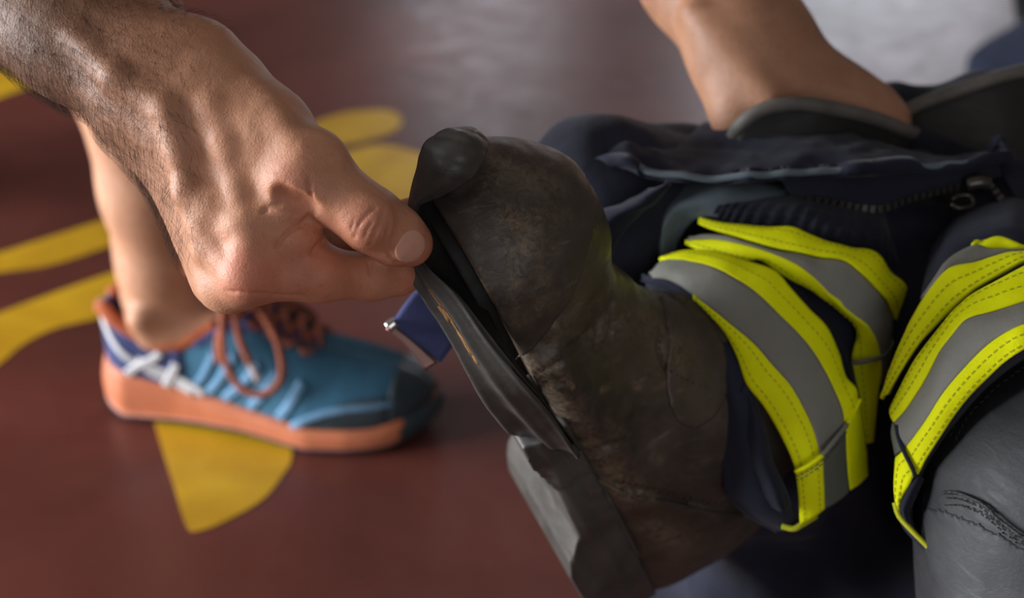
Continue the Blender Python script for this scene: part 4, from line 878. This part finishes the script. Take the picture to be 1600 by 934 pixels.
YCu = [(1390, 636, .700), (1408, 600, .690), (1430, 560, .683), (1462, 516, .679), (1504, 471, .677), (1540, 448, .674), (1570, 430, .672), (1600, 414, .672), (1650, 395, .676)]; YCl = [(1396, 660, .692), (1418, 634, .684), (1445, 591, .676), (1466, 550, .671), (1490, 516, .667), (1512, 497, .665), (1551, 486, .662), (1600, 471, .660), (1650, 458, .662)]
SDu = YCl; SDl = [(1411, 704, .686), (1428, 682, .679), (1448, 654, .672), (1472, 616, .665), (1500, 582, .660), (1537, 544, .655), (1570, 520, .651), (1600, 506, .648), (1650, 490, .650)]
YEu = SDl; YEl = [(1432, 744, .684), (1444, 722, .678), (1466, 688, .671), (1490, 651, .665), (1515, 619, .660), (1543, 591, .655), (1570, 566, .650), (1600, 546, .646), (1650, 522, .646)]
tape('yellow_tape', RT, RTl, M['yellow'], 30, 6, label=YL); tape('silver_tape', SAu, SAl, M['silver'], 50, 8, label=SL, wr=.0004)
tape('yellow_tape', YBu, YBl, M['yellow'], st=(.4, .8), label=YL, lift=.0006); tape('yellow_tape', YCu, YCl, M['yellow'], st=(.2, .6), label=YL); tape('silver_tape', SDu, SDl, M['silver'], label=SL, lift=-.0003); tape('yellow_tape', YEu, YEl, M['yellow'], st=(.4, .8), label=YL)
tape('yellow_tape', [(1411, 704, .6835), (1404, 710, .686), (1398, 718, .690), (1396, 750, .692), (1398, 782, .693), (1406, 806, .693)], [(1428, 744, .6815), (1422, 752, .683), (1417, 762, .686), (1412, 774, .689), (1407, 788, .691), (1408, 806, .693)], M['yellow'], 26, 8, label=YL, st=(.3, .7))
tape('silver_tape', [(1394, 660, .692), (1392, 680, .695), (1397, 712, .693)], [(1401, 664, .690), (1403, 684, .689), (1410, 704, .686)], M['silver_dark'], 16, 6, label=SL)
v2, f2 = tube(cr(PW([(1401, 664, .689), (1405, 685, .6875), (1414, 708, .683), (1424, 728, .682), (1430, 744, .682)]), 24), .0011, 6); mk('tape_seam', v2, f2, M['navy_hem'], tro)
v2, f2 = tube(cr(PW([(1398, 785, .693), (1405, 806, .692), (1425, 829, .690), (1452, 856, .688), (1482, 888, .686)]), 30), .0013, 6); lab(mk('tape_edge', v2, f2, M['thread'], tro), 'thin yellow piping')
patch('cuff_hem', [[(1640, 528, 0.650), (1646, 534, 0.662), (1653, 540, 0.705)], [(1598, 547, 0.650), (1604, 553, 0.662), (1611, 559, 0.705)], [(1542, 592, 0.659), (1548, 598, 0.671), (1555, 604, 0.714)], [(1489, 652, 0.669), (1495, 658, 0.681), (1502, 664, 0.724)], [(1456, 698, 0.678), (1462, 704, 0.690), (1469, 710, 0.733)], [(1432, 742, 0.686), (1438, 748, 0.698), (1445, 754, 0.741)], [(1412, 786, 0.692), (1422, 791, 0.704), (1440, 796, 0.747)], [(1418, 818, 0.693), (1428, 823, 0.705), (1446, 828, 0.748)], [(1450, 852, 0.690), (1460, 857, 0.702), (1478, 862, 0.745)], [(1482, 888, 0.688), (1492, 893, 0.700), (1510, 898, 0.743)]], M['navy_hem'], tro, .003, 70, 12, .0006)
patch('cuff_hem', [[(1430, 742, .683), (1437, 744, .682), (1444, 748, .684)], [(1414, 772, .686), (1421, 776, .6845), (1429, 782, .688)], [(1406, 792, .690), (1412, 798, .688), (1420, 804, .691)], [(1412, 812, .692), (1418, 818, .690), (1426, 824, .693)]], M['navy_hem'], tro, .003, 30, 10)
# upper cloth: slate fold, ribbed band above the second tape, waist flap, zip
patch('lining_fold', [[(1024, 400, .790), (1034, 408, .782), (1050, 404, .784)], [(1020, 355, .788), (1036, 360, .774), (1062, 372, .786)], [(1030, 318, .788), (1052, 326, .770), (1078, 350, .778)], [(1062, 290, .790), (1084, 312, .768), (1098, 340, .772)], [(1110, 276, .796), (1130, 300, .768), (1140, 338, .768)], [(1170, 276, .800), (1178, 298, .772), (1185, 330, .770)], [(1230, 280, .805), (1240, 300, .778), (1246, 325, .774)]], M['slate'], tro, .003, 60, 16, .0008)
rib = lambda u, v: .0009 * np.sin(u * 120) * np.clip(1 - np.abs(v - .35) * 2.2, 0, 1)
patch('ribbed_band', [[(1098, 338, .780), (1108, 322, .772), (1124, 312, .776)], [(1118, 346, .775), (1130, 326, .764), (1146, 310, .774)], [(1160, 354, .766), (1172, 330, .756), (1190, 308, .772)], [(1236, 356, .754), (1246, 332, .746), (1262, 306, .768)], [(1294, 380, .750), (1306, 352, .742), (1322, 316, .766)], [(1366, 396, .752), (1372, 366, .745), (1372, 326, .768)], [(1414, 448, .765), (1400, 400, .765), (1388, 340, .785)]], M['navy'], tro, .003, 110, 18, .0008, 45, rib)
patch('trouser_front', [[(1438, 470, .715), (1446, 430, .735), (1460, 360, .79)], [(1476, 410, .707), (1484, 380, .725), (1496, 330, .78)], [(1526, 382, .709), (1534, 356, .722), (1545, 312, .775)], [(1564, 370, .708), (1570, 345, .72), (1580, 305, .77)], [(1600, 383, .704), (1606, 352, .718), (1612, 312, .765)], [(1660, 405, .706), (1664, 372, .72), (1668, 322, .765)]], M['navy_hem'], tro, .003, 50, 16, .0012, 35)
# waist flap with worn hem
fl_low = [(922, 254), (940, 252), (972, 252), (994, 262), (1014, 271), (1059, 277), (1117, 280), (1181, 277), (1245, 271), (1300, 269), (1375, 267), (1440, 264), (1490, 262), (1540, 258), (1572, 255)]
fl_top = [(946, 238), (962, 222), (990, 208), (1020, 206), (1048, 207), (1080, 206), (1110, 196), (1148, 187), (1200, 190), (1262, 196), (1330, 210), (1400, 226), (1460, 236), (1520, 240), (1575, 243)]
dl = [.772, .770, .766, .764, .762, .760, .757, .754, .752, .752, .755, .760, .765, .770, .776]; dt = [.79, .80, .82, .84, .845, .845, .835, .82, .81, .81, .82, .83, .84, .85, .85]
rows = []
for a, b2, d0, d1 in zip(fl_low, fl_top, dl, dt):
    r = []
    for t in (0, .12, .45, .75, 1.0): r.append((a[0] + (b2[0] - a[0]) * t, a[1] + (b2[1] - a[1]) * t, d0 + (d1 - d0) * t ** 1.3 - .006 * math.sin(t * math.pi)))
    rows.append(r)
wf, gw, nw = patch('waist_flap', rows, M['navy_flap'], tro, .004, 130, 26, .0052, 26, lambda u, v: .0016 * np.exp(-((v - .03) / .03) ** 2))
v2, f2 = tube(gw[:, 0], .0019, 7); lab(mk('worn_hem', v2, f2, M['slate'], wf), 'frayed grey hem')
sv, sf = stitches(gw[:, 2], nw[:, 2], .005, .003, .0005); mk('stitch_row', sv, sf, M['thread_dark'], wf, kind='stuff')
# back of the waist falling behind the boot
patch('waist_cloth', [[(852, 250, .85), (866, 225, .86), (880, 214, .88)], [(868, 300, .83), (885, 236, .84), (900, 207, .87)], [(900, 330, .815), (915, 250, .825), (940, 185, .865)], [(940, 345, .81), (950, 260, .815), (968, 191, .865)], [(985, 340, .805), (1000, 275, .81), (1012, 210, .86)], [(1040, 320, .80), (1060, 290, .80), (1075, 212, .85)]], M['navy'], tro, .004, 50, 26, .002, 24)
patch('pocket_fold', [[(908, 398, 0.758), (930, 410, 0.753), (952, 400, 0.756)], [(914, 352, 0.754), (940, 362, 0.744), (968, 372, 0.752)], [(940, 330, 0.754), (962, 336, 0.740), (990, 345, 0.748)], [(975, 318, 0.754), (1000, 318, 0.738), (1020, 318, 0.746)], [(1015, 296, 0.756), (1040, 290, 0.740), (1050, 288, 0.748)]], M['navy_flap'], tro, .003, 40, 20, .0022, 40)
patch('yellow_fleck', [[(958, 424, .795), (965, 414, .793)], [(968, 428, .796), (976, 418, .794)]], M['yellow'], tro, .002, 6, 5)
fly = [[(1215, 278, .756), (1225, 290, .757), (1235, 302, .760)], [(1290, 271, .754), (1294, 292, .755), (1298, 314, .759)], [(1375, 269, .757), (1372, 296, .757), (1370, 326, .760)], [(1440, 266, .761), (1432, 288, .761), (1425, 308, .763)], [(1500, 262, .766), (1496, 278, .766), (1492, 292, .768)], [(1560, 257, .772), (1562, 266, .773), (1564, 276, .776)]]
_, gf, nf = patch('fly_flap', fly, M['navy'], tro, .003, 80, 12, .0006)
tv = []
def teeth(line, nrm, step=.0042, sz=(.0019, .0014, .0012)):
    line = np.asarray(line); seg = np.linalg.norm(np.diff(line, axis=0), axis=1); s = np.concatenate([[0], np.cumsum(seg)])
    for x in np.arange(0, s[-1], step):
        p = np.array([np.interp(x, s, line[:, k]) for k in range(3)]); i = min(int(np.searchsorted(s, x)), len(line) - 2); t = line[i + 1] - line[i]; t /= np.linalg.norm(t) + 1e-9; n = nrm[i]; b2 = np.cross(n, t)
        V, F2 = box((-1, -1, -1), (1, 1, 1)); tv.append(([p + t * a * sz[1] + b2 * b3 * sz[0] + n * c * sz[2] for a, b3, c in V], F2))
teeth(gf[8:74, -1], nf[8:74, -1]); zl = cr(PW([(1540, 282, .772), (1556, 300, .768), (1566, 312, .766), (1590, 326, .764), (1640, 340, .764)]), 30); teeth(zl, np.tile(toW(np.array([0, 0, 1.])) - CAMP, (30, 1)))
v2, f2 = join(tv); mk('zip_teeth', v2, f2, M['zip'], tro, smooth=False, kind='stuff')
sl = [tube(cr(PW([(1486, 318, .764), (1494, 324, .762), (1506, 325, .762), (1520, 320, .764), (1516, 306, .766), (1498, 306, .766), (1487, 312, .765)]), 24), .0013, 8), tube(cr(PW([(1510, 288, .765), (1530, 284, .764), (1544, 286, .765)]), 10), .004, 8)]
v2, f2 = join(sl); lab(mk('zip_slider', v2, f2, M['zip'], tro), 'metal zip slider and ring')
patch('fly_panel', [[(1555, 262, .780), (1575, 285, .770), (1590, 318, .768)], [(1600, 250, .785), (1612, 280, .775), (1622, 326, .770)], [(1660, 250, .79), (1670, 285, .78), (1680, 335, .775)]], M['navy'], tro, .003, 24, 16, .0015)
patch('draw_cord', [[(1548, 232, .80), (1556, 236, .795)], [(1562, 215, .79), (1568, 222, .785)], [(1566, 240, .785), (1574, 240, .782)], [(1580, 262, .785), (1588, 258, .782)], [(1592, 284, .785), (1600, 280, .782)]], M['navy_hem'], tro, .003, 30, 6, .0015)
# braces strap hanging behind the boot
so, gs_, ns_ = patch('braces_strap', [[(611, 504, .735), (650, 535, .735), (690, 565, .735)], [(650, 453, .742), (690, 484, .742), (728, 515, .742)], [(720, 390, .76), (760, 420, .76), (790, 450, .76)], [(860, 330, .80), (880, 350, .80), (900, 370, .80)]], M['webbing'], tro, .0032, 40, 12, .0003); lab(so, 'blue webbing strap with a metal tip')
v2, f2 = tube(cr(PW([(606, 512, .733), (618, 502, .733)]), 6), .0032, 10); lab(mk('strap_tip', v2, f2, M['steel'], so), 'bright metal tip')
patch('strap_clip', [[(603, 514, .734), (610, 505, .734)], [(636, 543, .734), (646, 533, .734)], [(664, 579, .734), (684, 566, .734)]], M['clip'], so, .004, 16, 6)
# gear further back at the right
bag = empty('gear_bag', tuple(G(1620, 180)), 'dusky blue cloth gear bag on the floor at the far right edge', 'bag')
bp3 = [rc(toC(G(1548, 150) + np.array([0, 0, .03])), .03, toC(G(1600, 150) + np.array([0, 0, .05])), .045, .05), rc(toC(G(1600, 150) + np.array([0, 0, .05])), .045, toC(G(1720, 140) + np.array([0, 0, .08])), .08, .06)]
lo, hi = bounds(bp3, .03); F, ax = field(bp3, lo, hi, .008); displace(F, ax, lambda p: .012 * fbm(p * 11, 3), .05); v2, q2 = surfnet(np.maximum(F, .002 - toW(grid_pts(ax))[..., 2]).astype(np.float32), ax, 1); mk('bag_body', toW(v2), q2, M['blue_bag'], bag)
sb = G(1626, 84); st = empty('equipment_stand', tuple(sb), 'black stand post behind the blue bag at the right edge', 'stand')
v2, f2 = tube(np.array([sb + np.array([-.30 * z, 0, z]) for z in np.linspace(.015, 1.1, 8)]), .030, 16); mk('post', v2, f2, M['black'], st)
v2, f2 = tube(np.array([sb + np.array([0, 0, z]) for z in (0, .01, .02)]), .036, 24); mk('base_plate', v2, f2, M['black'], st)
